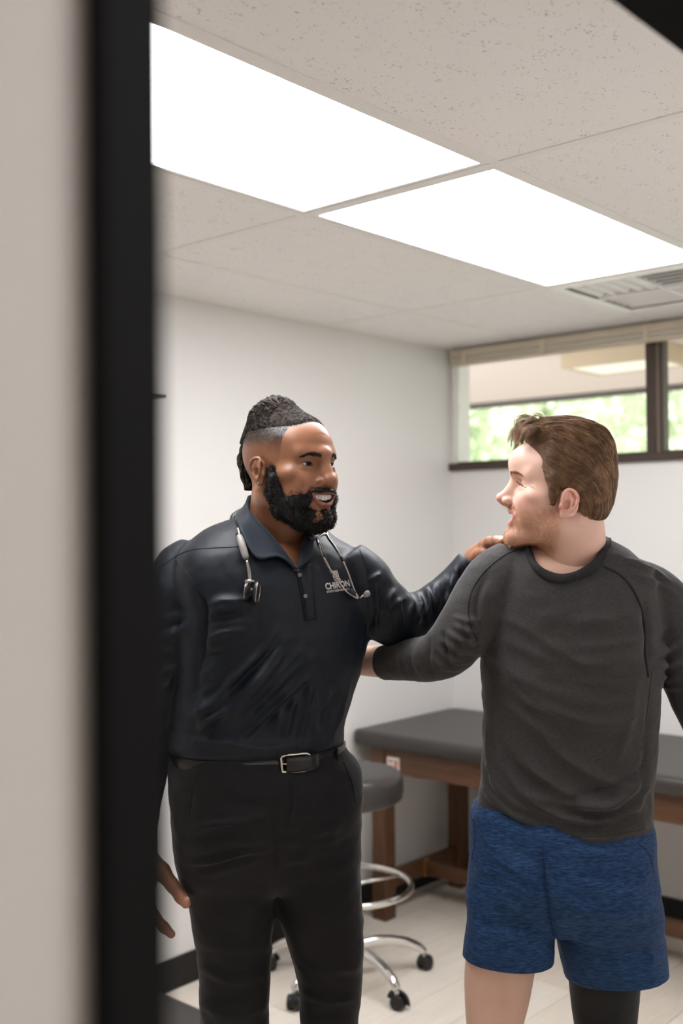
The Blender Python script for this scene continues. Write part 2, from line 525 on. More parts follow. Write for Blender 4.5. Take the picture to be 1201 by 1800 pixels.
TREES = [(6.6, 5.6, 0.2, 'slim tree nearest the left edge of the window'), (9.5, 2.6, 0.6, 'leafy tree seen between the window corner and his head'), (10.5, -1.2, 0.6, 'leafy tree seen behind the brown hair'),
         (8.5, -5.0, 0.5, 'leafy tree seen beside the window mullion'), (13.0, 7.4, 0.8, 'tall tree far back at the left of the window'), (13.0, -7.6, 0.8, 'tall tree far back at the right of the window')]
for (tx, ty, ts, lab) in TREES:
    t = empty('tree', (tx, ty, -0.1), lab, 'tree', 'trees beyond the porch')
    rg = np.random.default_rng(int(tx*10))
    tube('trunk', [(tx, ty, -0.1), (tx+0.1, ty+0.05, 1.4), (tx+0.05, ty-0.1, 2.6), (tx+0.2, ty, 4.2)], [0.16, 0.13, 0.11, 0.05], m_bark, t, 10)
    n = 4200
    cl_ = rg.normal(0, 1, (26, 3))*np.array([1.0, 1.0, 0.75])*(0.45+0.3*ts) + np.array([tx, ty, 3.0+0.35*ts])
    c = cl_[rg.integers(0, 26, n)] + rg.normal(0, 0.34, (n, 3))
    a = rg.normal(0, 1, (n, 3)); a /= np.linalg.norm(a, axis=1)[:, None]
    b = np.cross(a, rg.normal(0, 1, (n, 3))); b /= np.linalg.norm(b, axis=1)[:, None]
    s = rg.uniform(0.06, 0.13, (n, 1))
    V = np.stack([c-a*s, c-b*s*0.5, c+a*s, c+b*s*0.5], 1).reshape(-1, 3)
    F = np.arange(n*4).reshape(-1, 4)
    fo = link('foliage', mesh_from('foliage', V, F), m_leaf)
    attach(fo, t); fo['kind'] = 'stuff'
hedge = empty('hedge', (17.7, 0, -0.1), 'long green hedge behind the trees', 'hedge')
n = 14000; rg = np.random.default_rng(8)
c = np.stack([rg.uniform(17, 18.5, n), rg.uniform(-9, 14, n), rg.uniform(-0.1, 4.6, n)], 1)
a = rg.normal(0, 1, (n, 3)); a /= np.linalg.norm(a, axis=1)[:, None]
b = np.cross(a, rg.normal(0, 1, (n, 3))); b /= np.linalg.norm(b, axis=1)[:, None]
s = rg.uniform(0.12, 0.24, (n, 1))
V = np.stack([c-a*s, c-b*s*0.6, c+a*s, c+b*s*0.6], 1).reshape(-1, 3)
fo = link('foliage', mesh_from('foliage', V, np.arange(n*4).reshape(-1, 4)), m_leaf); attach(fo, hedge); fo['kind'] = 'stuff'
# ------------------------------------------------------------------ furniture
m_vinyl = mat('black_vinyl', (50, 46, 43), 0.38, spec=0.55, bump=(300, 0.12, 0.0006))
m_wood = mat('walnut_wood', (98, 67, 45), 0.45, spec=0.4, vary=(6, (72, 46, 30), 0.3, 0.75, (9, 9, 1.2)))
m_wood_y = mat('walnut_wood_rail', (98, 67, 45), 0.45, spec=0.4, vary=(6, (72, 46, 30), 0.3, 0.75, (9, 1.2, 9)))
m_wood_x = mat('walnut_wood_crossrail', (98, 67, 45), 0.45, spec=0.4, vary=(6, (72, 46, 30), 0.3, 0.75, (1.2, 9, 9)))
m_chrome = mat('chrome', (225, 223, 220), 0.12, metal=1.0)
m_steel = mat('brushed_steel', (200, 196, 190), 0.3, metal=1.0)
m_rubber = mat('black_rubber', (26, 25, 25), 0.45, spec=0.4)

TX0, TX1, TY0, TY1, TZ = -0.755, -0.02, -1.93, -0.006, 0.772
tab = empty('treatment_table', ((TX0+TX1)/2, (TY0+TY1)/2, 0), 'padded black treatment table with walnut legs against the window wall', 'treatment table')
def pad(name, x0, x1, y0, y1, z0, z1, rc, re, material, parent):
    """rounded-corner cushion, slightly domed"""
    bm = bmesh.new()
    pts = []
    for cx_, cy_, a0 in ((x1-rc, y1-rc, 0), (x0+rc, y1-rc, 90), (x0+rc, y0+rc, 180), (x1-rc, y0+rc, 270)):
        for k in range(9):
            a = math.radians(a0+k*90/8)
            pts.append((cx_, cy_, math.cos(a), math.sin(a)))
    rings = []
    prof = [(-re, z0), (-re*0.3, z0+re*0.12), (0, z0+re*0.6), (0, z1-re), (-re*0.12, z1-re*0.5), (-re*0.45, z1-re*0.15), (-re, z1), (-re-0.012, z1+0.001), (-re-0.025, z1+0.0015)]
    for off, z in prof:
        rings.append([bm.verts.new((cx_+(rc+off)*ca if rc+off > 0 else cx_+(rc+off)*ca, cy_+(rc+off)*sa, z)) for cx_, cy_, ca, sa in pts])
    n = len(pts)
    for i in range(len(rings)-1):
        for k in range(n):
            bm.faces.new((rings[i][k], rings[i][(k+1) % n], rings[i+1][(k+1) % n], rings[i+1][k]))
    bm.faces.new(rings[-1]); bm.faces.new(rings[0][::-1])
    return bm_obj(name, bm, material, parent, smooth=True)
pad('cushion', TX0, TX1, TY0, TY1, TZ-0.062, TZ, 0.05, 0.022, m_vinyl, tab)
lx0, lx1, ly0, ly1 = TX0+0.035, TX1-0.10, TY0+0.08, TY1-0.09
LW = 0.07
for (a, b) in ((lx0, ly1-LW), (lx1-LW, ly1-LW), (lx0, ly0), (lx1-LW, ly0)):
    box('leg', (a, b, 0), (a+LW, b+LW, TZ-0.062), m_wood, tab, 0.004)
zt = TZ-0.062
box('apron', (lx0+0.005, ly0+LW, zt-0.10), (lx0+0.027, ly1-LW, zt), m_wood_y, tab, 0.002)
box('apron', (lx1-0.027, ly0+LW, zt-0.10), (lx1-0.005, ly1-LW, zt), m_wood_y, tab, 0.002)
box('apron', (lx0+LW, ly1-0.027, zt-0.10), (lx1-LW, ly1-0.005, zt), m_wood_x, tab, 0.002)
box('apron', (lx0+LW, ly0+0.005, zt-0.10), (lx1-LW, ly0+0.027, zt), m_wood_x, tab, 0.002)
st = box('stretcher', (lx0+LW, ly1-0.05, 0.115), (lx1-LW, ly1-0.02, 0.185), m_wood_x, tab, 0.002)
box('stretcher', (lx0+LW, ly0+0.02, 0.115), (lx1-LW, ly0+0.05, 0.185), m_wood_x, tab, 0.002)
box('stretcher_bracket', ((lx0+lx1)/2-0.012, ly1-0.056, 0.112), ((lx0+lx1)/2+0.012, ly1-0.05, 0.187), mat('brass_plate', (190, 128, 66), 0.4, metal=0.4), tab)
box('stretcher', ((lx0+lx1)/2-0.015, ly0+0.05, 0.12), ((lx0+lx1)/2+0.015, ly1-0.057, 0.18), m_wood_y, tab, 0.002)
stk = box('sticker', (lx0+0.0042, ly1-LW-0.075, zt-0.085), (lx0+0.005, ly1-LW-0.012, zt-0.035), mat('sticker_white', (232, 226, 218), 0.5), tab, 0.0002)
boxes('sticker_print', [((lx0+0.0036, ly1-LW-0.068, zt-0.078), (lx0+0.0042, ly1-LW-0.048, zt-0.045)), ((lx0+0.0036, ly1-LW-0.041, zt-0.058), (lx0+0.0042, ly1-LW-0.02, zt-0.045)), ((lx0+0.0036, ly1-LW-0.041, zt-0.076), (lx0+0.0042, ly1-LW-0.02, zt-0.066))],
      mat('sticker_red', (188, 128, 116), 0.5), tab)

# doctor's stool
sx, sy = -1.25, -0.42
stool = empty('rolling_stool', (sx, sy, 0), 'black cushioned rolling stool with chrome foot ring', 'stool')
lathe('seat', [(0.10, 0.634), (0.185, 0.636), (0.203, 0.650), (0.208, 0.677), (0.206, 0.714), (0.200, 0.730), (0.190, 0.739), (0.17, 0.744), (0.10, 0.748), (0.01, 0.749)], m_vinyl, stool, 56, (sx, sy, 0))
lathe('seat_plate', [(0.06, 0.607), (0.095, 0.617), (0.095, 0.634), (0.02, 0.634)], m_rubber, stool, 32, (sx, sy, 0))
lathe('gas_column', [(0.025, 0.10), (0.025, 0.40), (0.0245, 0.405), (0.014, 0.407), (0.014, 0.607)], m_chrome, stool, 24, (sx, sy, 0))
th = np.linspace(0, 2*np.pi, 64, endpoint=False)
zr = 0.335
ring = np.stack([sx+0.232*np.cos(th), sy+0.232*np.sin(th), np.full(64, zr)], 1)
tube('foot_ring', ring, 0.0115, m_chrome, stool, 12, closed=True)
for k in range(3):
    a = math.radians(100+120*k)
    tube('ring_spoke', [(sx+0.03*math.cos(a), sy+0.03*math.sin(a), zr), (sx+0.225*math.cos(a), sy+0.225*math.sin(a), zr)], 0.006, m_chrome, stool, 8)
lathe('ring_collar', [(0.027, 0.315), (0.036, 0.32), (0.036, 0.352), (0.027, 0.357)], m_chrome, stool, 24, (sx, sy, 0))
lathe('base_hub', [(0.03, 0.085), (0.042, 0.09), (0.042, 0.135), (0.032, 0.145)], m_chrome, stool, 24, (sx, sy, 0))
for k in range(5):
    a = math.radians(-104+72*k)
    ca, sa = math.cos(a), math.sin(a)
    pts = catmull([(sx+r_*ca, sy+r_*sa, z_) for r_, z_ in ((0.03, 0.118), (0.12, 0.125), (0.21, 0.112), (0.27, 0.085), (0.292, 0.062))], 16)
    lg = tube('base_leg', pts, np.linspace(0.021, 0.0145, 16), m_chrome, stool, 12)
    cs = empty('caster', (sx+0.292*ca, sy+0.292*sa, 0.03)); attach(cs, stool)
    ox_, oy_ = sx+0.292*ca, sy+0.292*sa
    ax = np.array([-math.sin(a+0.5), math.cos(a+0.5), 0])
    fwd = np.array([math.cos(a+0.5), math.sin(a+0.5), 0])
    cc = np.array([ox_, oy_, 0.025]) + fwd*0.006
    for sgn in (-1, 1):
        lathe('wheel', [(0.006, -0.009), (0.02, -0.009), (0.0248, -0.006), (0.0248, 0.006), (0.021, 0.009), (0.017, 0.0078), (0.009, 0.0095), (0.002, 0.0095)], m_rubber, cs, 24, tuple(cc+ax*0.014*sgn), axis=tuple(ax*sgn))
    # hood over the wheels
    hv = []
    for q in np.linspace(-0.2, math.pi*0.95, 12):
        hv.append(cc + fwd*0.027*math.cos(q) + np.array([0, 0, 1])*0.0275*math.sin(q))
    tube('hood', hv, 0.0085, m_rubber, cs, 8, flat=(0.35, 2.0))
    lathe('stem', [(0.009, 0.045), (0.0095, 0.052), (0.0095, 0.064), (0.004, 0.066)], m_chrome, cs, 16, (ox_, oy_, 0))

# dark mat on the floor by the wall and a thin shelf on the wall, both half hidden by the door frame
mt = box('floor_mat', (-2.45, -0.72, 0.0005), (-1.77, -0.016, 0.016), mat('grey_rubber_mat', (70, 67, 64), 0.6, bump=(180, 0.3, 0.001)), None, 0.006)
tag(mt, 'dark grey rubber mat on the floor by the wall', 'mat')
sh = empty('wall_shelf', (-2.0, -0.05, 2.06), 'thin dark shelf edge on the white wall beside the door frame', 'shelf')
m_shelf = mat('dark_shelf', (58, 54, 50), 0.5)
box('shelf_board', (-2.35, -0.10, 2.058), (-1.795, 0.0, 2.068), m_shelf, sh, 0.002)
box('shelf_bracket', (-2.3, -0.08, 2.0), (-2.285, 0.0, 2.058), m_shelf, sh, 0.001)
box('shelf_bracket', (-1.95, -0.08, 2.0), (-1.935, 0.0, 2.058), m_shelf, sh, 0.001)
# ------------------------------------------------------------------ sculpting kit: signed distance fields meshed with surface nets
class Field:
    def __init__(s, lo, hi, h):
        s.lo = np.array(lo, float); s.h = h
        s.n = np.ceil((np.array(hi)-s.lo)/h).astype(int)+1
        s.ax = [(s.lo[i]+h*np.arange(s.n[i])).astype(np.float32) for i in range(3)]
        s.F = np.full(tuple(s.n), 0.2, np.float32)
    def op(s, fn, lo, hi, k=0.0, mode='u', m=None):
        m = (1.6*k+4*s.h) if m is None else m
        sl = []
        for i in range(3):
            a = max(0, int((lo[i]-m-s.lo[i])/s.h)); b = min(s.n[i], int((hi[i]+m-s.lo[i])/s.h)+2)
            if b <= a:
                return
            sl.append(slice(a, b))
        x = s.ax[0][sl[0]][:, None, None]; y = s.ax[1][sl[1]][None, :, None]; z = s.ax[2][sl[2]][None, None, :]
        d = fn(x, y, z); A = s.F[tuple(sl)]
        if mode == 'u':
            if k > 0:
                hh = np.clip(0.5+0.5*(A-d)/k, 0, 1); R_ = A+(d-A)*hh-k*hh*(1-hh)
            else:
                R_ = np.minimum(A, d)
        elif mode == 's':
            if k > 0:
                hh = np.clip(0.5-0.5*(A+d)/k, 0, 1); R_ = A+(-d-A)*hh+k*hh*(1-hh)
            else:
                R_ = np.maximum(A, -d)
        elif mode == 'i':
            if k > 0:
                hh = np.clip(0.5-0.5*(A-d)/k, 0, 1); R_ = A+(d-A)*hh+k*hh*(1-hh)
            else:
                R_ = np.maximum(A, d)
        s.F[tuple(sl)] = R_
    # primitives; warp(x,y,z)->(x,y,z)
    def ell(s, c, r, k=0.01, mode='u', rot=None, warp=None, mirror=False, m=None):
        c = np.array(c, float); r = np.array(r, float)
        def run(c, R_):
            Rm = None if R_ is None else np.array(R_)
            def fn(x, y, z):
                if warp: x, y, z = warp(x, y, z)
                px, py, pz = x-c[0], y-c[1], z-c[2]
                if Rm is not None:
                    px, py, pz = (Rm[0, 0]*px+Rm[1, 0]*py+Rm[2, 0]*pz, Rm[0, 1]*px+Rm[1, 1]*py+Rm[2, 1]*pz, Rm[0, 2]*px+Rm[1, 2]*py+Rm[2, 2]*pz)
                k0 = np.sqrt((px/r[0])**2+(py/r[1])**2+(pz/r[2])**2)
                k1 = np.sqrt((px/r[0]**2)**2+(py/r[1]**2)**2+(pz/r[2]**2)**2)+1e-9
                return (k0*(k0-1)/k1).astype(np.float32)
            e = r.max() if Rm is not None else r
            w = 0.012 if warp else 0
            s.op(fn, c-e-w, c+e+w, k, mode, m)
        Rm = None if rot is None else np.array(rot)
        run(c, Rm)
        if mirror:
            D = np.diag([-1.0, 1, 1])
            run(c*np.array([-1, 1, 1]), None if Rm is None else D@Rm@D)
    def cone(s, a, b, ra, rb, k=0.01, mode='u', sc=None, mirror=False, warp=None):
        """tapered capsule a->b"""
        def run(a, b):
            a = np.array(a, float); b = np.array(b, float); ab = b-a; L2 = ab@ab
            def fn(x, y, z):
                if warp: x, y, z = warp(x, y, z)
                px, py, pz = x-a[0], y-a[1], z-a[2]
                t = np.clip((px*ab[0]+py*ab[1]+pz*ab[2])/L2, 0, 1)
                return (np.sqrt((px-t*ab[0])**2+(py-t*ab[1])**2+(pz-t*ab[2])**2)-(ra+(rb-ra)*t)).astype(np.float32)
            rr = max(ra, rb); w = 0.012 if warp else 0
            s.op(fn, np.minimum(a, b)-rr-w, np.maximum(a, b)+rr+w, k, mode)
        run(a, b)
        if mirror:
            run(np.array(a)*[-1, 1, 1], np.array(b)*[-1, 1, 1])
    def chain(s, P, R_, k=0.006, mode='u', mirror=False, warp=None):
        for i in range(len(P)-1):
            s.cone(P[i], P[i+1], R_[i], R_[i+1], k, mode, None, mirror, warp)
    def mesh(s):
        F = s.F; h = s.h
        nx, ny, nz = F.shape
        neg = F < 0
        c8 = [neg[i:nx-1+i, j:ny-1+j, k:nz-1+k] for i in (0, 1) for j in (0, 1) for k in (0, 1)]
        cnt = sum(c.astype(np.int8) for c in c8)
        act = (cnt > 0) & (cnt < 8)
        I = np.argwhere(act)
        idx = -np.ones(act.shape, np.int32); idx[act] = np.arange(len(I))
        corner = np.array([(i, j, k) for i in (0, 1) for j in (0, 1) for k in (0, 1)])
        val = np.stack([F[I[:, 0]+c[0], I[:, 1]+c[1], I[:, 2]+c[2]] for c in corner], 1)
        acc = np.zeros((len(I), 3)); num = np.zeros(len(I))
        for a in range(8):
            for b in range(a+1, 8):
                if np.abs(corner[a]-corner[b]).sum() != 1:
                    continue
                va, vb = val[:, a], val[:, b]
                m = (va < 0) != (vb < 0)
                t = va[m]/(va[m]-vb[m])
                acc[m] += corner[a]+t[:, None]*(corner[b]-corner[a]); num[m] += 1
        V = (I+acc/num[:, None])*h+s.lo
        quads = []
        for ax in range(3):
            o1, o2 = [(1, 2), (2, 0), (0, 1)][ax]
            A = [slice(None)]*3; B = [slice(None)]*3
            A[ax] = slice(0, -1); B[ax] = slice(1, None)
            na = neg[tuple(A)]; nb = neg[tuple(B)]
            E = np.argwhere(na != nb)
            ok = (E[:, o1] > 0) & (E[:, o2] > 0) & (E[:, o1] < F.shape[o1]-1) & (E[:, o2] < F.shape[o2]-1)
            E = E[ok]
            fl = na[E[:, 0], E[:, 1], E[:, 2]]
            def cell(d1, d2):
                Q = E.copy(); Q[:, o1] += d1; Q[:, o2] += d2
                return idx[Q[:, 0], Q[:, 1], Q[:, 2]]
            q = np.stack([cell(-1, -1), cell(0, -1), cell(0, 0), cell(-1, 0)], 1)
            q[~fl] = q[~fl][:, ::-1]
            quads.append(q)
        return V, np.concatenate(quads).astype(np.int32)

def smooth_mesh(V, Q, it=2, lam=0.5):
    e = np.concatenate([Q[:, [0, 1]], Q[:, [1, 2]], Q[:, [2, 3]], Q[:, [3, 0]]]) if Q.shape[1] == 4 else np.concatenate([Q[:, [0, 1]], Q[:, [1, 2]], Q[:, [2, 0]]])
    e = np.concatenate([e, e[:, ::-1]])
    n = len(V); deg = np.bincount(e[:, 0], minlength=n).astype(float)[:, None]; deg[deg == 0] = 1
    for k in range(it):
        for l in ((lam,) if lam > 0 else ()):
            A = np.stack([np.bincount(e[:, 0], weights=V[e[:, 1], i], minlength=n) for i in range(3)], 1)/deg
            V = V+l*(A-V)
    return V

def vnormals(V, Q):
    a = V[Q[:, 0]]; b = V[Q[:, 1]]; c = V[Q[:, 2]]; d = V[Q[:, -1]]
    N = np.cross(c-a, d-b) if Q.shape[1] == 4 else np.cross(b-a, c-a)
    out = np.zeros_like(V)
    for k in range(Q.shape[1]):
        for i in range(3):
            out[:, i] += np.bincount(Q[:, k], weights=N[:, i], minlength=len(V))
    return out/(np.linalg.norm(out, axis=1)[:, None]+1e-12)

def set_color(me, C, name='tint'):
    a = me.color_attributes.new(name, 'FLOAT_COLOR', 'POINT')
    buf = np.ones((len(me.vertices), 4), np.float32); buf[:, :3] = C
    a.data.foreach_set('color', buf.ravel())

def ss(a, b, x):
    t = np.clip((x-a)/(b-a), 0, 1)
    return t*t*(3-2*t)

_rgn = np.random.default_rng(77)
_NT = _rgn.random((64, 64, 64)).astype(np.float32)
def vnoise(P, scale, seed=0):
    """smooth value noise in [-1,1]"""
    p = np.asarray(P)*scale+seed*7.31
    i = np.floor(p).astype(int); f = p-i; f = f*f*(3-2*f)
    out = 0
    for dx in (0, 1):
        for dy in (0, 1):
            for dz in (0, 1):
                w = (f[:, 0] if dx else 1-f[:, 0])*(f[:, 1] if dy else 1-f[:, 1])*(f[:, 2] if dz else 1-f[:, 2])
                out = out+w*_NT[(i[:, 0]+dx) % 64, (i[:, 1]+dy) % 64, (i[:, 2]+dz) % 64]
    return out*2-1

# horizontal axes of the picture, for giving people a heading
AX_R = np.array([_r0[0], _r0[1], 0.0])
AX_F = np.array([math.cos(YAW), math.sin(YAW), 0.0])
UP = np.array([0, 0, 1.0])
def heading(deg):
    """unit vector; 0 = picture right, 90 = towards the camera, -90 = away"""
    a = math.radians(deg)
    return AX_R*math.cos(a)-AX_F*math.sin(a)
def basis(head_deg, pitch=0.0, roll=0.0):
    """columns: own right-hand side, forward, up (pitch > 0 looks up, roll > 0 leans to own right)"""
    f = heading(head_deg); r = np.cross(f, UP)
    B = np.stack([r, f, UP], 1)
    cp, sp = math.cos(math.radians(pitch)), math.sin(math.radians(pitch))
    cr, sr = math.cos(math.radians(roll)), math.sin(math.radians(roll))
    Rp = np.array([[1, 0, 0], [0, cp, -sp], [0, sp, cp]])
    Rr = np.array([[cr, 0, sr], [0, 1, 0], [-sr, 0, cr]])
    return B@Rr@Rp

def rotm(ax, deg):
    return np.array(Matrix.Rotation(math.radians(deg), 3, ax))

def head_field(P, h=0.0017):
    """a male head in its own frame: +x own right, +y forward, +z up, origin between the ear holes. P holds the personal shape."""
    f = Field((-0.115, -0.135, -0.185), (0.115, 0.150, 0.160), h)
    smile = P.get('smile', 1.0)
    jw = P.get('jaw', 0.052)
    # skull and face masses
    f.ell(*P.get('cranium', ((0, -0.014, 0.045), (0.0765, 0.094, 0.086))), 0)
    if 'forehead' in P:
        f.ell(*P['forehead'], 0.02)
    f.ell((0, 0.036, 0.046), (0.0665, 0.060, 0.062), 0.02)
    f.ell((0, 0.038, -0.022), (0.0585, 0.060, 0.066), 0.025)
    f.ell((0, 0.020, -0.050), (jw+0.006, 0.055, 0.042), 0.02)
    f.cone((jw-0.004, -0.002, -0.052), (0.017, 0.081, -0.089), 0.0185, 0.016, 0.016, mirror=True)
    f.ell((0, 0.085, -0.087), (0.020, 0.0165, 0.0165), 0.012)
    # cheek bones, smiling cheeks
    f.ell((0.050, 0.050, -0.004), (0.020, 0.026, 0.016), 0.02, mirror=True)
    f.ell((0.036, 0.076, -0.018), (0.018, 0.0155, 0.0175), 0.014, mirror=True)
    f.ell((0.043, 0.060, -0.040), (0.015, 0.020, 0.022), 0.016, mirror=True)
    # brow
    f.cone((0.010, 0.0925, 0.034), (0.044, 0.073, 0.036), 0.0095, 0.009, 0.016, mirror=True)
    f.ell((0, 0.091, 0.034), (0.014, 0.011, 0.012), 0.012)
    # temples
    f.ell((0.083, 0.050, 0.036), (0.012, 0.026, 0.022), 0.02, 's', mirror=True)
    # eye sockets
    f.ell((0.0325, 0.0975, 0.0155), (0.0195, 0.0150, 0.0125), 0.012, 's', mirror=True)
    # nose
    nb, nt_, nw = P.get('nose_bridge', 0.0075), P.get('nose_tip', 0.0115), P.get('nose_wide', 0.0125)
    ny = P.get('nose_y', 0.119)
    nz = P.get('nose_z', -0.016)
    by = P.get('bridge_y', 0.096)
    f.cone((0, 0.089, 0.028), (0, by, 0.014), nb, nb, 0.012)
    f.cone((0, by, 0.014), (0, ny-0.004, nz), nb, nt_*0.92, 0.012)
    f.ell((0, 0.101, -0.006), (nb*1.45, 0.0125, 0.017), 0.010)
    f.ell((0, ny, nz-0.002), (nt_*1.02, nt_*0.95, nt_*0.92), 0.007)
    f.ell((nw, ny-0.0155, nz-0.006), P.get('ala', (0.0078, 0.0105, 0.0078)), 0.006, mirror=True)
    f.cone((0, ny-0.006, nz-0.011), (0, 0.098, -0.031), 0.0045, 0.005, 0.005)
    f.ell((nw*0.55, ny-0.010, nz-0.0150), (0.0040, 0.0065, 0.0040), 0.003, 's', mirror=True)
    # muzzle
    f.ell((0, 0.070+P.get('lip_y', 0.0), -0.050), (0.034, 0.0290, 0.030), 0.016)
    # smile warp: corners pulled up and back
    su = 7.5*smile; ly = P.get('lip_y', 0.0)
    wp = lambda x, y, z: (x, y+5.0*x*x, z-su*x*x+0.0)
    mz = P.get('mouth_z', -0.0515); mo = P.get('mouth_open', 0.0062); mw = P.get('mouth_w', 0.027)
    # lips
    f.chain([(-mw, 0.0985+ly, mz+0.001), (-0.011, 0.1005+ly, mz+mo+0.0015), (0, 0.1015+ly, mz+mo+0.0005), (0.011, 0.1005+ly, mz+mo+0.0015), (mw, 0.0985+ly, mz+0.001)], [0.0026, 0.0042, 0.0042, 0.0042, 0.0026], 0.006, warp=wp)
    f.chain([(-mw, 0.0985+ly, mz-0.001), (-0.012, 0.0985+ly, mz-mo-0.002), (0, 0.0990+ly, mz-mo-0.0028), (0.012, 0.0985+ly, mz-mo-0.002), (mw, 0.0985+ly, mz-0.001)], [0.0026, 0.0050, 0.0054, 0.0050, 0.0026], 0.006, warp=wp)
    # mouth opening
    f.ell((0, 0.098+ly, mz), (mw-0.002, 0.022, mo), 0.002, 's', warp=wp)
    # under the lower lip, nasolabial folds
    f.ell((0, 0.1035, -0.0745), (0.018, 0.008, 0.0055), 0.008, 's')
    if smile > 0:
        f.chain([(0.0185, 0.1045, -0.022), (0.031, 0.0935, -0.034), (0.0385, 0.083, -0.048)], [0.0018, 0.0026, 0.0018], 0.006, 's', mirror=True)
    # philtrum
    f.cone((0, 0.1065, -0.034), (0, 0.1075, -0.041), 0.0022, 0.0022, 0.004, 's')
    # eyelids around the eyeballs
    ex, ey, ez, er = 0.0320, 0.0725, 0.0160, 0.0122
    lid = P.get('lid', 0.0040)
    f.ell((ex, ey, ez), (er+0.0016,)*3, 0.004, mirror=True)
    f.cone((ex-0.012, ey+0.0105, ez-0.008), (ex+0.012, ey+0.006, ez-0.0085), 0.0038, 0.0035, 0.006, mirror=True)
    tl = P.get('lid_tilt', 0)
    f.ell((ex+0.001, ey+0.013, ez-0.0005), (0.0128, 0.0125, lid), 0.0012, 's', mirror=True, rot=rotm('Y', tl))
    if P.get('lid_closed'):
        pass
    # ears
    es = P.get('ear', 0.84); e0 = np.array([0.0785, -0.001, 0.002+P.get('ear_z', 0.0)])
    E = lambda p: tuple(e0+es*(np.array(p)-np.array([0.0785, -0.006, 0.004])))
    er_ = rotm('X', -12) @ rotm('Z', -24)
    f.ell(E((0.0825, -0.0155, 0.009)), np.array((0.0046, 0.0215, 0.0320))*es, 0.004, rot=er_, mirror=True)
    f.ell(E((0.0755, -0.006, 0.000)), np.array((0.008, 0.012, 0.020))*es, 0.008, mirror=True)
    rim = catmull([E(p) for p in [(0.0765, 0.004, 0.010), (0.0795, 0.003, 0.024), (0.0850, -0.007, 0.035), (0.0885, -0.020, 0.034), (0.0905, -0.0295, 0.023), (0.0895, -0.030, 0.006), (0.0855, -0.022, -0.010), (0.0815, -0.012, -0.022)]], 18)
    f.chain(rim, np.interp(np.linspace(0, 1, 18), np.linspace(0, 1, 8), np.array([0.0026, 0.0030, 0.0034, 0.0034, 0.0034, 0.0032, 0.0032, 0.004])*es), 0.0025, mirror=True)
    f.ell(E((0.0805, -0.006, -0.021)), np.array((0.0048, 0.0085, 0.0095))*es, 0.005, mirror=True)
    f.chain([E((0.0865, -0.013, 0.026)), E((0.0880, -0.021, 0.013)), E((0.0860, -0.017, -0.002))], np.array([0.0024, 0.0028, 0.0026])*es, 0.003, mirror=True)
    f.ell(E((0.0880, -0.009, 0.002)), np.array((0.0080, 0.0075, 0.0110))*es, 0.003, 's', mirror=True)
    f.chain([E((0.0915, -0.017, 0.0285)), E((0.0945, -0.026, 0.018)), E((0.0930, -0.0255, 0.004))], np.array([0.0016, 0.0020, 0.0016])*es, 0.003, 's', mirror=True)
    f.ell(E((0.0800, 0.003, -0.003)), np.array((0.0045, 0.0042, 0.0065))*es, 0.003, mirror=True)
    return f

def skull_dist(p):
    """distance-like value to the bare cranium, own frame"""
    q = (p-np.array([0, -0.014, 0.045]))/np.array([0.0765, 0.094, 0.086])
    return (np.linalg.norm(q, axis=1)-1)*0.085

def strands(paths, radii, seg=3):
    """many tapered hair tubes in one mesh; paths (n, m, 3), radii (m,) or (n, m)"""
    paths = np.asarray(paths, float); n, m, _ = paths.shape
    radii = np.broadcast_to(np.asarray(radii, float), (n, m))
    T = np.gradient(paths, axis=1); T /= np.linalg.norm(T, axis=2)[..., None]+1e-12
    a = np.array([0.3, 0.2, 0.93]); 
    N = np.cross(T, a); N /= np.linalg.norm(N, axis=2)[..., None]+1e-9
    B = np.cross(T, N)
    th = np.arange(seg)*2*np.pi/seg
    V = paths[:, :, None, :]+radii[:, :, None, None]*(np.cos(th)[None, None, :, None]*N[:, :, None, :]+np.sin(th)[None, None, :, None]*B[:, :, None, :])
    base = (np.arange(n)*m*seg)[:, None, None]
    i = np.arange(m-1)[None, :, None]; k = np.arange(seg)[None, None, :]; k2 = (k+1) % seg
    F = np.stack([base+i*seg+k, base+i*seg+k2, base+(i+1)*seg+k2, base+(i+1)*seg+k], -1).reshape(-1, 4)
    return V.reshape(-1, 3), F.astype(np.int32)

# ---- cloth and limbs: lofts and tubes fused with a voxel remesh
def ring_pts(c, a_dir, b_dir, A, B, n=40, p=2.3):
    th = np.linspace(0, 2*np.pi, n, endpoint=False)
    cx_ = np.sign(np.cos(th))*np.abs(np.cos(th))**(2/p); sy_ = np.sign(np.sin(th))*np.abs(np.sin(th))**(2/p)
    return c[None]+A*cx_[:, None]*a_dir[None]+B*sy_[:, None]*b_dir[None]

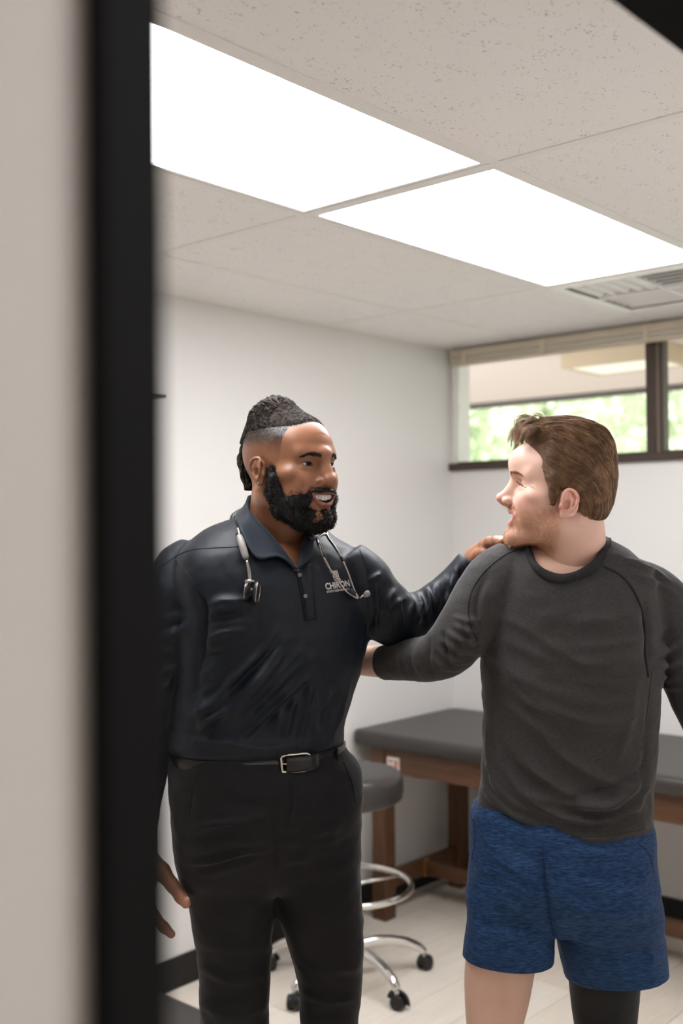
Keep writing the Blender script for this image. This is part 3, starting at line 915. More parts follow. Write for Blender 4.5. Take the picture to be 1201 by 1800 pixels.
def loft(rings, sub=4, tilt=None):
    """rings: (uL, uR, v, depth, q, yaw_deg, p[, vslope]) -> verts, faces. yaw: heading the chest faces (0 right .. 90 camera)"""
    rings = np.array([list(r)+[0]*(8-len(r)) for r in rings], float)
    R_ = catmull(rings, (len(rings)-1)*sub+1)
    out = []
    for uL, uR, v, d, q, yw, p, sl in R_:
        L = S(uL, v-sl*(uR-uL)/2, d); Rr = S(uR, v+sl*(uR-uL)/2, d)
        c = (L+Rr)/2; hw = np.linalg.norm(Rr-L)/2
        fwd = heading(yw); side = np.cross(fwd, UP)
        ca = abs(side@AX_R); sa = abs(fwd@AX_R)
        A = hw/math.sqrt(ca*ca+q*q*sa*sa)
        tl = (Rr-L)/np.linalg.norm(Rr-L)
        # tilt the ring plane with the slope of its line
        side = side-UP*(side@UP)+UP*(tl@UP)*(side@AX_R); fw2 = fwd+UP*(tl@UP)*(fwd@AX_R)
        out.append(ring_pts(c, side, fw2, A, A*q, 40, p))
    n = 40; V = np.concatenate(out); F = []
    for i in range(len(out)-1):
        for k in range(n):
            F.append((i*n+k, i*n+(k+1) % n, (i+1)*n+(k+1) % n, (i+1)*n+k))
    F.append(tuple(range(n-1, -1, -1))); F.append(tuple((len(out)-1)*n+k for k in range(n)))
    return V, F

def limb(pts, n=40, seg=20, flat=None):
    """pts: (u, v, depth, radius) -> tube verts, faces"""
    P = np.array([list(S(u, v, d))+[r] for u, v, d, r in pts]); Q = catmull(P, n)
    return tube_arrays(Q[:, :3], np.maximum(Q[:, 3], 0.003), seg, flat=flat)
def limb3(pts, n=40, seg=20, flat=None):
    """pts: (x, y, z, radius)"""
    Q = catmull(np.array(pts, float), n)
    return tube_arrays(Q[:, :3], np.maximum(Q[:, 3], 0.003), seg, flat=flat)

def fuse(parts, voxel, it=3):
    """union of closed meshes -> verts, quads"""
    V = []; F = []; o = 0
    for v, f in parts:
        V.append(np.asarray(v)); F += [tuple(i+o for i in q) for q in f]; o += len(v)
    me = mesh_from('tmp', np.concatenate(V), F)
    bm = bmesh.new(); bm.from_mesh(me); bmesh.ops.recalc_face_normals(bm, faces=bm.faces); bm.to_mesh(me); bm.free()
    ob = bpy.data.objects.new('tmp', me); COL.objects.link(ob)
    md = ob.modifiers.new('r', 'REMESH'); md.mode = 'VOXEL'; md.voxel_size = voxel; md.adaptivity = 0
    dg = bpy.context.evaluated_depsgraph_get()
    ev = ob.evaluated_get(dg); m2 = ev.to_mesh()
    n = len(m2.vertices); vv = np.empty(n*3, np.float32); m2.vertices.foreach_get('co', vv)
    nl = len(m2.loops); li = np.empty(nl, np.int32); m2.loops.foreach_get('vertex_index', li)
    assert nl == 4*len(m2.polygons)
    ev.to_mesh_clear(); bpy.data.objects.remove(ob); bpy.data.meshes.remove(me)
    V = vv.reshape(-1, 3).astype(float); Q = li.reshape(-1, 4)
    return smooth_mesh(V, Q, it, 0.5), Q

def bvh(V, Q):
    return BVHTree.FromPolygons([tuple(v) for v in V], [tuple(int(i) for i in q) for q in Q])
def hit(tree, u, v, lift=0.0):
    """first point of a surface met by the line of sight through photo pixel (u, v)"""
    d = _f+(u-600.5)/FPX*_r-(v-900.0)/FPX*_u; d = d/np.linalg.norm(d)
    loc, nrm, i, dist = tree.ray_cast(Vector(CAMPOS), Vector(d), 10.0)
    if loc is None:
        return None
    return np.array(loc)+np.array(nrm)*lift
def trace(tree, px, n=24, lift=0.0):
    P = catmull([(a, b) for a, b in px], n)
    out = [hit(tree, a, b, lift) for a, b in P]
    return np.array([o for o in out if o is not None])

def seg_dist(V, P):
    """distance from each vertex to a polyline, and parameter 0..1 along it"""
    best = np.full(len(V), 9.0); par = np.zeros(len(V)); n = len(P)-1
    for i in range(n):
        a = P[i]; ab = P[i+1]-a; t = np.clip((V-a)@ab/(ab@ab+1e-12), 0, 1)
        d = np.linalg.norm(V-a-t[:, None]*ab, axis=1); m = d < best
        best[m] = d[m]; par[m] = (i+t[m])/n
    return best, par

def family(a0, a1, b0, b1, n, amp, w, seed=0, sag=0.0):
    """n roughly parallel folds running from the line a0-a1 to the line b0-b1 (pixels)"""
    rg = np.random.default_rng(seed); out = []
    a0, a1, b0, b1 = (np.array(q, float) for q in (a0, a1, b0, b1))
    for i in range(n):
        t = (i+0.5)/n+rg.uniform(-0.3, 0.3)/n; t2 = (i+0.5)/n+rg.uniform(-0.35, 0.35)/n
        p = a0+(a1-a0)*t; q = b0+(b1-b0)*t2
        c0, c1 = rg.uniform(0, 0.25), rg.uniform(0.75, 1.0)
        p, q = p+(q-p)*c0, p+(q-p)*c1
        m = (p+q)/2+np.array([rg.normal(0, 0.04), sag+rg.normal(0, 0.04)])*np.linalg.norm(q-p)
        out.append(([tuple(p), tuple(m), tuple(q)], amp*rg.uniform(0.5, 1.3)*(1 if rg.random() < 0.75 else -1), w*rg.uniform(0.7, 1.2)))
    return out

def folds(V, Q, tree, lst, gain=1.0):
    """cloth folds: (pixel path, height, width); a ridge when height > 0, a crease when < 0"""
    N = vnormals(V, Q); D = np.zeros(len(V))
    for px, amp, w in lst:
        P = trace(tree, px, 14)
        if len(P) < 2:
            continue
        lo = P.min(0)-3*w; hi = P.max(0)+3*w
        m = np.all((V > lo) & (V < hi), axis=1)
        if not m.any():
            continue
        d, t = seg_dist(V[m], P)
        pr = 0.55*np.exp(-(d/w)**2)+0.45*np.exp(-1.6*d/w)
        D[m] += gain*amp*pr*np.sin(np.pi*np.clip(t*0.9+0.05, 0, 1))**0.6
    return V+N*D[:, None]

def cut_plane(V, Q, p, n, limit=None):
    """remove what lies beyond the plane (p, n), leaving a clean edge; limit = mask of vertices the cut may touch"""
    n = np.array(n, float); n /= np.linalg.norm(n)
    s = (V-np.array(p))@n
    if limit is not None:
        s = np.where(limit, s, -1.0)
    keepf = s[Q].mean(1) <= 0
    Q = Q[keepf]
    V = V.copy(); used = np.unique(Q); m = np.zeros(len(V), bool); m[used] = True
    e = np.concatenate([Q[:, [0, 1]], Q[:, [1, 2]], Q[:, [2, 3]], Q[:, [3, 0]]])
    key = np.minimum(e[:, 0], e[:, 1]).astype(np.int64)*len(V)+np.maximum(e[:, 0], e[:, 1])
    u, first, cnt = np.unique(key, return_index=True, return_counts=True)
    b = np.unique(e[first[cnt == 1]])
    near_ = b[np.abs(s[b]) < 0.02]
    V[near_] -= n*s[near_][:, None]
    idx = np.cumsum(m)-1
    return V[m], idx[Q].astype(np.int32)
# ------------------------------------------------------------------ heads
def eye_pair(person, B, o, iris_rgb, gaze, P):
    """eyeballs; gaze = (yaw to own right, pitch) in degrees"""
    out = []
    ex, ey, ez, er = 0.0320, 0.0725, 0.0160, 0.0122
    g = rotm('Z', -gaze[0]) @ rotm('X', gaze[1]) @ np.array([0, 1.0, 0])
    for s in (1, -1):
        bm = bmesh.new(); bmesh.ops.create_uvsphere(bm, u_segments=40, v_segments=28, radius=er)
        me = bpy.data.meshes.new('eye'); bm.to_mesh(me); bm.free()
        n = len(me.vertices); co = np.empty(n*3, np.float32); me.vertices.foreach_get('co', co); co = co.reshape(-1, 3).astype(float)
        c = (co/er)@g; ang = np.degrees(np.arccos(np.clip(c, -1, 1)))
        C = np.tile(np.array(lin((222, 214, 206))), (n, 1))
        C[ang < 37] = lin(iris_rgb); C[ang < 13] = (0.004, 0.004, 0.004)
        w = ((co+np.array([s*ex, ey, ez]))@B.T)+o
        me.vertices.foreach_set('co', w.astype(np.float32).ravel())
        set_color(me, C)
        me.update()
        e = link('eye', me, mat('eyeball', (255, 255, 255), 0.2, spec=0.2, attr='tint'), smooth=True)
        attach(e, person); out.append(e)
    return out

def brow_hairs(person, B, o, rgb, surf, n=150, thick=0.00055, arch=0.004, seed=1, brow_z=0.0325):
    rg = np.random.default_rng(seed)
    for s in (1, -1):
        paths = []
        for i in range(n):
            t = rg.random()
            x = s*(0.013+0.034*t); z = brow_z+arch*math.sin(min(1, t*1.25)*math.pi*0.7)-0.004*max(0, t-0.7)/0.3+rg.normal(0, 0.0016*(1-0.6*t))
            p = np.array([x, 0.16, z]); loc, nr, _, _ = surf.ray_cast(Vector(p), Vector((0, -1, 0)), 0.2)
            if loc is None: continue
            p0 = np.array(loc); nr = np.array(nr)
            d = np.array([s*(0.35+0.75*t), 0.0, 0.75-1.0*t]); d -= nr*(d@nr); d /= np.linalg.norm(d)
            L = 0.008*rg.uniform(0.7, 1.15)
            paths.append([p0-nr*0.0003, p0+d*L*0.5+nr*0.0010, p0+d*L+nr*0.0006])
        Vh, Fh = strands(np.array(paths), [thick, thick*0.9, thick*0.3])
        eb = link('eyebrow', mesh_from('eyebrow', Vh@B.T+o, Fh, True), mat('brow_hair_%d_%d_%d' % rgb, rgb, 0.6)); attach(eb, person); eb['kind'] = 'stuff'

def lash_line(person, B, o, P, rgb=(20, 14, 12), th=0.0009):
    ex, ey, ez, er = 0.0320, 0.0725, 0.0160, 0.0122
    lid = P['lid']
    for s in (1, -1):
        pts = []
        for t in np.linspace(-0.92, 0.92, 15):
            x = 0.0118*t; z = lid*math.sqrt(max(0, 1-(t*0.97)**2))-0.0005
            q = np.array([x+0.001, 0, z]); q = rotm('Y', P.get('lid_tilt', 0))@q
            yy = math.sqrt(max(1e-6, (er+0.0012)**2-q[0]**2-q[2]**2))
            pts.append(np.array([s*(ex+q[0]), ey+yy+0.0006, ez+q[2]]))
        tube('eyelashes', np.array(pts)@B.T+o, [0.0004]+[th]*13+[0.0004], mat('lashes_%d' % rgb[0], rgb, 0.6), person, 6)

def teeth_row(person, B, o, P, rgb, upper=True, n=8, drop=0.0088, yb=0.0945):
    su = 7.5*P.get('smile', 1.0); mz = P.get('mouth_z', -0.0515); mo = P.get('mouth_open', 0.0062)
    widths = {0: 0.0084, 1: 0.0066, 2: 0.0072, 3: 0.0066}
    m = mat('teeth', rgb, 0.25, spec=0.5)
    t = attach(empty('teeth', o), person)
    for s in (1, -1):
        x = 0.0
        for k in range(n//2):
            w = widths[k]; xc = s*(x+w/2); x += w
            yc = yb-8.5*xc*xc; zt = mz+mo*0.75+su*xc*xc
            hgt = drop*(1.0 if k in (0, 2) else 0.93)
            bm = bmesh.new(); box_bm(bm, (-w/2+0.0002, -0.003, -hgt), (w/2-0.0002, 0.0018, 0.003), 0.0013, 2)
            me = bpy.data.meshes.new('tooth'); bm.to_mesh(me); bm.free()
            nv = len(me.vertices); co = np.empty(nv*3, np.float32); me.vertices.foreach_get('co', co); co = co.reshape(-1, 3).astype(float)
            a = math.atan(17.0*xc); R_ = np.array([[math.cos(a), math.sin(a), 0], [-math.sin(a), math.cos(a), 0], [0, 0, 1]])
            co = co@R_.T+np.array([xc, yc, zt])
            me.vertices.foreach_set('co', (co@B.T+o).astype(np.float32).ravel()); me.update()
            attach(link('tooth', me, m, smooth=True), t)

def smile_lines(person, B, o, surf, rgb):
    """creases at the outer eye corners"""
    for s in (1, -1):
        for pts in (((0.0715, 0.0160), (0.066, 0.0135), (0.0600, 0.0110)),):
            P = []
            for yy, zz in catmull(pts, 8):
                l_, n_, _, _ = surf.ray_cast(Vector((s*0.12, yy, zz)), Vector((-s, 0, 0)), 0.2)
                if l_ is not None: P.append(np.array(l_)+np.array(n_)*0.0001)
            if len(P) > 3:
                n = len(P); tube('smile_line', np.array(P)@B.T+o, 0.0008*np.sin(np.linspace(0.5, np.pi-0.1, n)), mat('crease_%d' % rgb[0], rgb, 0.6), person, 6)

def curls(surf_pts, nrm, n, L, rad, thick, seed, lean=None):
    """short coily hairs standing on a surface (own frame)"""
    rg = np.random.default_rng(seed)
    idx = rg.integers(0, len(surf_pts), n)
    p = surf_pts[idx]; nr = nrm[idx]
    d = nr+rg.normal(0, 0.55, (n, 3))
    if lean is not None: d = d+np.array(lean)
    d /= np.linalg.norm(d, axis=1)[:, None]
    a = np.cross(d, rg.normal(0, 1, (n, 3))); a /= np.linalg.norm(a, axis=1)[:, None]; b = np.cross(d, a)
    m = 6; t = np.linspace(0, 1, m); ph = rg.uniform(0, 6.28, n); tw = rg.uniform(1.0, 1.9, n)
    LL = L*rg.uniform(0.6, 1.25, n)
    ang = ph[:, None]+2*np.pi*tw[:, None]*t[None]
    rr = rad*rg.uniform(0.6, 1.3, n)[:, None]*np.minimum(1, 3*t)[None]
    path = p[:, None]-nr[:, None]*0.001+d[:, None]*(LL[:, None]*t[None])[..., None]+a[:, None]*(rr*np.cos(ang))[..., None]+b[:, None]*(rr*np.sin(ang))[..., None]
    return strands(path, thick*np.array([1, 1, 1, 1, 0.9, 0.5]))

# ---- the clinician's head
DOC_B = basis(42, 0, 0)
DOC_O = S(509, 833, 2.22)
DOC_P = dict(lid=0.0035, lid_tilt=-2, ala=(0.0088, 0.0115, 0.0085), nose_bridge=0.0085, nose_tip=0.0132, nose_wide=0.0155, nose_y=0.1120, nose_z=-0.015, mouth_open=0.0078, mouth_w=0.029, mouth_z=-0.053, jaw=0.055)
def to_own(B, o, w):
    return (np.asarray(w)-o)@B

def doctor_head(person):
    B, o, P = DOC_B, DOC_O, DOC_P
    f = head_field(P)
    nb = to_own(B, o, S(487, 985, 2.30))
    f.cone((0, -0.022, -0.045), tuple(nb), 0.062, 0.068, 0.02)
    f.cone((0.05, -0.02, -0.04), tuple(nb+np.array([0.028, 0.05, 0.0])), 0.014, 0.016, 0.02, mirror=False)
    V, Q = f.mesh(); V = smooth_mesh(V, Q, 1, 0.35)
    x, y, z = V.T; ax = np.abs(x)
    # skin colouring
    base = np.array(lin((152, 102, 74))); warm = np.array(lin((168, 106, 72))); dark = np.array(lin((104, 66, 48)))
    n1 = vnoise(V, 38, 1)*0.5+0.5; n2 = vnoise(V, 330, 2)*0.5+0.5
    C = base[None]*(0.88+0.24*n1[:, None])
    ch = np.exp(-((ax-0.038)**2+(y-0.078)**2+(z+0.012)**2)/0.016**2); C = C*(1-0.4*ch[:, None])+warm*0.4*ch[:, None]
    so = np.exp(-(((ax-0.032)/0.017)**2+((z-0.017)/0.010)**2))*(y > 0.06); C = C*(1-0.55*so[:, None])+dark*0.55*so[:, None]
    # lips and mouth
    su = 7.5; zw = z-su*x*x; mz, mo = P['mouth_z'], P['mouth_open']
    lip = ((np.abs(zw-mz) < mo+0.0078) & (ax < P['mouth_w']+0.002) & (y+5*x*x > 0.092) & ((np.abs(zw-mz)/(mo+0.0078))**2+(x/(P['mouth_w']+0.003))**2 < 1))
    low = lip & (zw < mz)
    C[lip] = np.array(lin((112, 66, 54))); C[low] = np.array(lin((158, 98, 88)))
    ins = (np.abs(zw-mz) < mo) & (ax < P['mouth_w']) & (y+5*x*x < 0.0965) & (y > 0.05)
    C[ins] = np.array(lin((70, 24, 22)))
    # shaved sides and hairline
    hair = np.array(lin((34, 29, 27)))
    yl = 0.060+0.10*(z-0.09)
    front = ss(-0.0012, 0.0012, z-(0.0985-0.26*np.maximum(0, ax-0.012)))*(y > 0.03)
    side = ss(-0.0015, 0.0015, (0.0500+0.22*(z-0.085))-y)
    zone = np.maximum(front*(y < 0.2), side*(z > 0.005))*(z > 0.0)
    fade = 0.16+0.26*ss(0.028, 0.055, z)+0.54*ss(0.046, 0.072, z)
    spk = np.clip(0.4*n2+0.78, 0.8, 1.1)
    k = np.clip(zone*fade*spk+0.12*zone*ss(0.075, 0.09, z), 0, 0.97); k = k*(y < 0.16)
    k[(y < 0.02) & (z < 0.0)] = 0
    C = C*(1-k[:, None])+hair*k[:, None]
    # beard shadow below the volume
    bz = ss(0.004, -0.012, z)*(y > 0.0)*ss(-0.01, 0.004, y)*(ax > 0.03)
    mus = np.exp(-((zw-(mz+mo+0.0105))/0.006)**2)*(ax < 0.034)*(y > 0.075)*(z < -0.030)
    bd = np.clip(mus*0.9, 0, 0.92); bd[lip] = 0
    C = C*(1-bd[:, None])+hair*bd[:, None]
    me = mesh_from('head', V@B.T+o, Q, True); set_color(me, C)
    surf = bvh(V, Q)
    eye_pair(person, B, o, (16, 9, 6), (-6, -3), P)
    lash_line(person, B, o, P)
    brow_hairs(person, B, o, (22, 17, 15), surf, 190, 0.0005, 0.0045, 3, 0.0285)
    teeth_row(person, B, o, P, (236, 230, 222), n=8, drop=0.0092)
    # beard volume
    bf = Field((-0.10, -0.03, -0.165), (0.10, 0.145, 0.035), 0.0022)
    bf.chain([(0.0690, 0.020, 0.010), (0.0665, 0.022, -0.012), (0.062, 0.022, -0.040), (0.052, 0.034, -0.070), (0.030, 0.064, -0.090), (0.0, 0.075, -0.094)], [0.005, 0.0105, 0.0165, 0.0205, 0.0215, 0.0210], 0.012, mirror=True)
    bf.ell((0, 0.070, -0.093), (0.032, 0.029, 0.0225), 0.012)
    bf.ell((0.043, 0.060, -0.052), (0.0165, 0.024, 0.025), 0.012, mirror=True)
    bf.chain([(0.004, 0.1050, -0.0365), (0.018, 0.1000, -0.0385), (0.031, 0.0880, -0.0445), (0.037, 0.0795, -0.060)], [0.0018, 0.0032, 0.0045, 0.008], 0.006, mirror=True)
    bf.ell((0, 0.098, -0.0815), (0.010, 0.006, 0.008), 0.006)
    bf.ell((0.024, 0.084, -0.083), (0.014, 0.010, 0.010), 0.008, mirror=True)
    # keep lips and mouth free
    wp = lambda x, y, z: (x, y+5.0*x*x, z-7.5*x*x)
    bf.ell((0, 0.108, mz-0.003), (P['mouth_w']+0.002, 0.040, mo+0.0085), 0.004, 's', warp=wp)
    bf.ell((0, 0.114, -0.0745), (0.020, 0.016, 0.0040), 0.004, 's')
    bV, bQ = bf.mesh(); bN = vnormals(bV, bQ)
    bV = bV+bN*(vnoise(bV, 230, 3)*0.0016+vnoise(bV, 90, 4)*0.0012)[:, None]
    vis = bV[bV[:, 1] > -0.02]
    m_beard = mat('beard_hair', (22, 19, 18), 0.55, spec=0.35)
    br = link('beard', mesh_from('beard', bV@B.T+o, bQ, True), m_beard); attach(br, person)
    cV, cF = curls(bV, vnormals(bV, bQ), 6500, 0.0058, 0.0018, 0.00040, 5)
    cu = link('beard_curls', mesh_from('beard_curls', cV@B.T+o, cF, True), m_beard); attach(cu, br); cu['kind'] = 'stuff'
    # top hair: coily crop in front, twisted locks swept back and hanging behind
    hf = Field((-0.10, -0.14, 0.03), (0.10, 0.10, 0.19), 0.0025)
    hf.ell((0, -0.014, 0.0460), (0.0778, 0.0955, 0.0872), 0)
    hf.ell((0, 0.036, 0.047), (0.0680, 0.0615, 0.0632), 0.02)
    hf.ell((0.004, -0.038, 0.112), (0.046, 0.052, 0.038), 0.025)
    hf.ell((0.004, -0.024, 0.132), (0.026, 0.030, 0.021), 0.018)
    def keep(x, y, z):
        return np.maximum(0.0985-0.16*np.clip(0.05-y, 0, 0.2)-z, 0*x+0*y+0*z-0.03)+0.0
    def crop(x, y, z):
        fr_ = 0.0985-0.26*np.maximum(0, np.abs(x)-0.012); sd_ = 0.084+0.10*np.maximum(0, np.abs(x)-0.05)
        w = np.clip((y-0.015)/0.03, 0, 1); w = w*w*(3-2*w)
        return ((fr_*w+sd_*(1-w))-z).astype(np.float32)
    hf.op(crop, (-0.1, -0.14, 0.03), (0.1, 0.1, 0.19), 0.004, 'i')
    hV, hQ = hf.mesh(); hN = vnormals(hV, hQ)
    hV = hV+hN*(vnoise(hV, 150, 6)*0.0016+vnoise(hV, 60, 7)*0.0014-0.0006*ss(0.0, 0.04, hV[:, 1]))[:, None]*(1-0.75*ss(-0.01, 0.04, hV[:, 1]))[:, None]
    ed = -crop(hV[:, 0], hV[:, 1], hV[:, 2]); hV = hV-hN*(0.0026*(1-ss(0.0, 0.012, ed)))[:, None]
    m_hair = mat('coily_hair', (40, 34, 31), 0.8, spec=0.12, vary=(140, (78, 68, 61), 0.45, 0.70))
    top = link('hair', mesh_from('hair', hV@B.T+o, hQ, True), m_hair); attach(top, person)
    sel = (hN[:, 2] > -0.2)
    fr = sel & (hV[:, 1] > -0.005); sel = sel & (hV[:, 1] <= 0.0)
    cV, cF = curls(hV[fr], hN[fr], 4200, 0.0022, 0.0008, 0.00026, 18, lean=(0, -0.5, 0))
    cu = link('hair_curls', mesh_from('hair_curls', cV@B.T+o, cF, True), m_hair); attach(cu, top); cu['kind'] = 'stuff'
    cV, cF = curls(hV[sel], hN[sel], 3600, 0.0040, 0.0015, 0.00038, 8, lean=(0, -0.9, 0))
    cu = link('hair_curls', mesh_from('hair_curls', cV@B.T+o, cF, True), m_hair); attach(cu, top); cu['kind'] = 'stuff'
    # cropped fuzz down to the razor-sharp hairline
    zs = zone*ss(0.060, 0.082, z)*(y < 0.1)*(z < 0.095)
    hn = vnormals(V, Q); rg = np.random.default_rng(13); ix = rg.choice(len(V), 2600, p=zs/zs.sum())
    cV, cF = curls(V[ix], hn[ix], 2600, 0.0020, 0.0008, 0.00022, 14, lean=(0, -0.4, 0))
    cu = link('hair_fuzz', mesh_from('hair_fuzz', cV@B.T+o, cF, True), m_hair); attach(cu, top); cu['kind'] = 'stuff'
    rg = np.random.default_rng(12)
    m_lock = mat('lock_hair', (38, 33, 30), 0.7, spec=0.15, vary=(90, (74, 64, 57), 0.45, 0.7), bump=(500, 0.6, 0.001))
    def on(xv, yv, lift):
        q = 1-((xv)/0.0765)**2-((yv+0.014)/0.094)**2
        return np.array([xv, yv, 0.045+0.086*math.sqrt(max(q, 0.0))+lift])
    tcap = bvh(hV, hQ)
    def on(xv, yv, lift):
        l_, n_, _, _ = tcap.ray_cast(Vector((xv, yv, 0.3)), Vector((0, 0, -1)), 0.4)
        return np.array(l_)+np.array([0, 0, lift]) if l_ is not None else np.array([xv, yv, 0.06+lift])
    for i in range(84):
        xx = -0.052+0.104*((i*0.618) % 1.0); y0 = 0.005-0.065*rg.random()
        hump = 0.017*math.exp(-(xx/0.03)**2)
        xx *= 0.9; pts = [on(xx, y0, -0.002), on(xx*0.94, y0-0.020, 0.0005+0.002*rg.random()), on(xx*0.90, min(y0-0.042, -0.035), 0.0005+0.003*rg.random()), on(xx*0.88, -0.078, 0.001)]
        k = rg.uniform(0.55, 1.1); xb = xx*0.85; bu = rg.uniform(0.002, 0.018)*math.exp(-(xb/0.04)**2)
        for zz, yb in ((0.072, -0.103), (0.052, -0.110), (0.028, -0.116), (-0.004, -0.110), (-0.030, -0.100)):
            if zz < 0.075-0.105*k: break
            pts.append(np.array([xb+rg.normal(0, 0.003), yb-bu+abs(xb)*0.42, zz]))
        Q_ = catmull(pts, 40); s_ = np.linspace(0, 1, 40)
        r_ = (0.0030+0.0010*rg.random())*np.minimum(1, 4*(1-s_)+0.4)*np.minimum(1, 0.55+3*s_)*(1+0.20*np.sin(s_*58+rg.uniform(0, 6)))
        wob = np.stack([np.cos(s_*50+i), np.sin(s_*44+i), np.cos(s_*47)], 1)*0.0010
        tube('lock', (Q_+wob)@B.T+o, r_, m_lock, top, 7)
    # ear studs
    for s in (1, -1):
        pos = np.array([s*0.0848, -0.0015, -0.0205])
        bm = bmesh.new(); bmesh.ops.create_icosphere(bm, subdivisions=1, radius=0.0032)
        e = bm_obj('ear_stud', bm, mat('crystal', (235, 235, 238), 0.05, metal=0.9), None); e.location = tuple(B@pos+o); attach(e, person)
    return me

# ---- the patient's head
PAT_B = basis(188, 10, 0)
PAT_O = S(990, 879, 2.17)
PAT_P = dict(cranium=((0, -0.006, 0.043), (0.0755, 0.086, 0.084)), forehead=((0, 0.064, 0.060), (0.050, 0.054, 0.046)), ear=0.86, ear_z=-0.011, lid=0.0012, lid_tilt=20, nose_bridge=0.0070, bridge_y=0.0995, nose_tip=0.0090, nose_wide=0.0114, nose_y=0.1220, nose_z=-0.0135, lip_y=-0.0065, mouth_open=0.0085, mouth_w=0.029, mouth_z=-0.052, jaw=0.054)
def patient_head(person):
    B, o, P = PAT_B, PAT_O, PAT_P
    f = head_field(P)
    nb = to_own(B, o, S(1010, 1010, 2.20))
    f.cone((0, -0.024, -0.045), tuple(nb), 0.063, 0.070, 0.02)
    f.ell(tuple(to_own(B, o, S(1000, 1062, 2.215))), (0.095, 0.100, 0.060), 0.05)
    V, Q = f.mesh(); V = smooth_mesh(V, Q, 1, 0.35)
    x, y, z = V.T; ax = np.abs(x)
    base = np.array(lin((229, 186, 167))); pink = np.array(lin((222, 142, 126))); neck = np.array(lin((222, 178, 154)))
    n1 = vnoise(V, 38, 11)*0.5+0.5; n2 = vnoise(V, 220, 12)*0.5+0.5
    C = base[None]*(0.94+0.12*n1[:, None])
    k = ss(-0.06, -0.12, z)[:, None]; C = C*(1-k)+neck*k
    ch = np.exp(-((ax-0.045)**2+(y-0.065)**2+(z+0.022)**2)/0.022**2)+0.8*np.exp(-((ax)**2+(y-0.122)**2+(z+0.016)**2)/0.012**2)+0.7*(ax > 0.0775)*(z > -0.025)
    ch = np.clip(ch, 0, 1)[:, None]*0.62; C = C*(1-ch)+pink*ch
    # ginger stubble
    st = np.array(lin((172, 118, 82))); fa = np.array(lin((186, 128, 88)))
    jl = ss(-0.020, -0.045, z-0.38*(0.05-y)*(y < 0.05))*ss(-0.012, 0.012, y)*ss(-0.118, -0.100, z)*0.50
    chn = np.exp(-((ax/0.03)**2+((y-0.085)/0.03)**2+((z+0.088)/0.02)**2))*0.75
    su = 7.5; zw = z-su*x*x; mz, mo = P['mouth_z'], P['mouth_open']
    mus = np.exp(-((zw-(mz+mo+0.009))/0.005)**2)*(ax < 0.032)*(y > 0.075)*0.7
    sb = np.exp(-(((y-0.018)/0.010)**2+((z-0.006)/0.022)**2))*(ax > 0.05)*0.45
    k = np.clip(np.maximum(np.maximum(jl, chn), np.maximum(mus, sb))*(0.6+0.6*n2), 0, 0.85)
    lip = ((np.abs(zw-mz) < mo+0.006) & (y+5*x*x > 0.0865) & ((np.abs(zw-mz)/(mo+0.006))**2+(x/(P['mouth_w']+0.003))**2 < 1))
    k[lip] = 0
    C = C*(1-k[:, None])+st*k[:, None]
    C[lip] = np.array(lin((206, 132, 124)))
    ins = (np.abs(zw-mz) < mo) & (ax < P['mouth_w']) & (y+5*x*x < 0.0895) & (y > 0.05)
    C[ins] = np.array(lin((110, 44, 42)))
    # scalp under the hair
    sc = ss(0.0, 0.01, 0.04+0.5*(z-0.05)-y)*(z > 0.045)
    C = C*(1-0.8*sc[:, None])+np.array(lin((110, 78, 56)))*0.8*sc[:, None]
    me = mesh_from('head', V@B.T+o, Q, True); set_color(me, C)
    surf = bvh(V, Q)
    eye_pair(person, B, o, (90, 110, 120), (6, -4), P)
    lash_line(person, B, o, P, (96, 64, 48), 0.0009)
    brow_hairs(person, B, o, (168, 122, 90), surf, 130, 0.00036, 0.003, 5)
    teeth_row(person, B, o, P, (240, 234, 228), n=8, drop=0.0085, yb=0.0915)
    smile_lines(person, B, o, surf, (204, 146, 126))
    # short ginger stubble hairs
    rg = np.random.default_rng(21); N = vnormals(V, Q)
    w = np.clip(np.maximum(np.maximum(jl, chn*1.2), mus), 0, 1); w[lip] = 0; w[(y < 0.0)] = 0
    idx = rg.choice(len(V), 4500, p=w/w.sum())
    p = V[idx]; nr = N[idx]; d = nr*0.8+np.array([0, 0.2, -0.9])+rg.normal(0, 0.25, (len(idx), 3)); d /= np.linalg.norm(d, axis=1)[:, None]
    L = rg.uniform(0.003, 0.006, len(idx))[:, None]
    path = np.stack([p-nr*0.0004, p+d*L*0.5+nr*0.0006, p+d*L], 1)
    sV, sF = strands(path, [0.00016, 0.00015, 0.00008])
    so = link('stubble', mesh_from('stubble', sV@B.T+o, sF, True), mat('ginger_hair', (198, 138, 92), 0.5)); attach(so, person); so['kind'] = 'stuff'
    # hair volume
    hf = Field((-0.115, -0.145, -0.09), (0.115, 0.135, 0.20), 0.0025)
    hf.ell((0, 0.000, 0.052), (0.083, 0.086, 0.090), 0)
    hf.ell((0, 0.026, 0.114), (0.062, 0.068, 0.046), 0.03)
    hf.ell((0, -0.022, 0.102), (0.066, 0.058, 0.058), 0.03)
    hf.ell((0, -0.034, 0.032), (0.076, 0.056, 0.068), 0.03)
    hf.ell((0, -0.054, -0.006), (0.056, 0.030, 0.038), 0.025)
    def face(x, y, z):
        yl = np.where(z > 0.03, 0.041+0.72*(z-0.03), 0.041+0.8*(z-0.03))
        yl = np.where(z > 0.085, 0.0806+0.9*(z-0.085), yl)
        return (y-yl+0*x).astype(np.float32)*0.7
    big = ((-0.12, -0.15, -0.1), (0.12, 0.14, 0.21))
    hf.op(face, big[0], big[1], 0.010, 'i')
    hf.ell((0.083, 0.000, -0.014), (0.030, 0.030, 0.038), 0.008, 's', mirror=True)
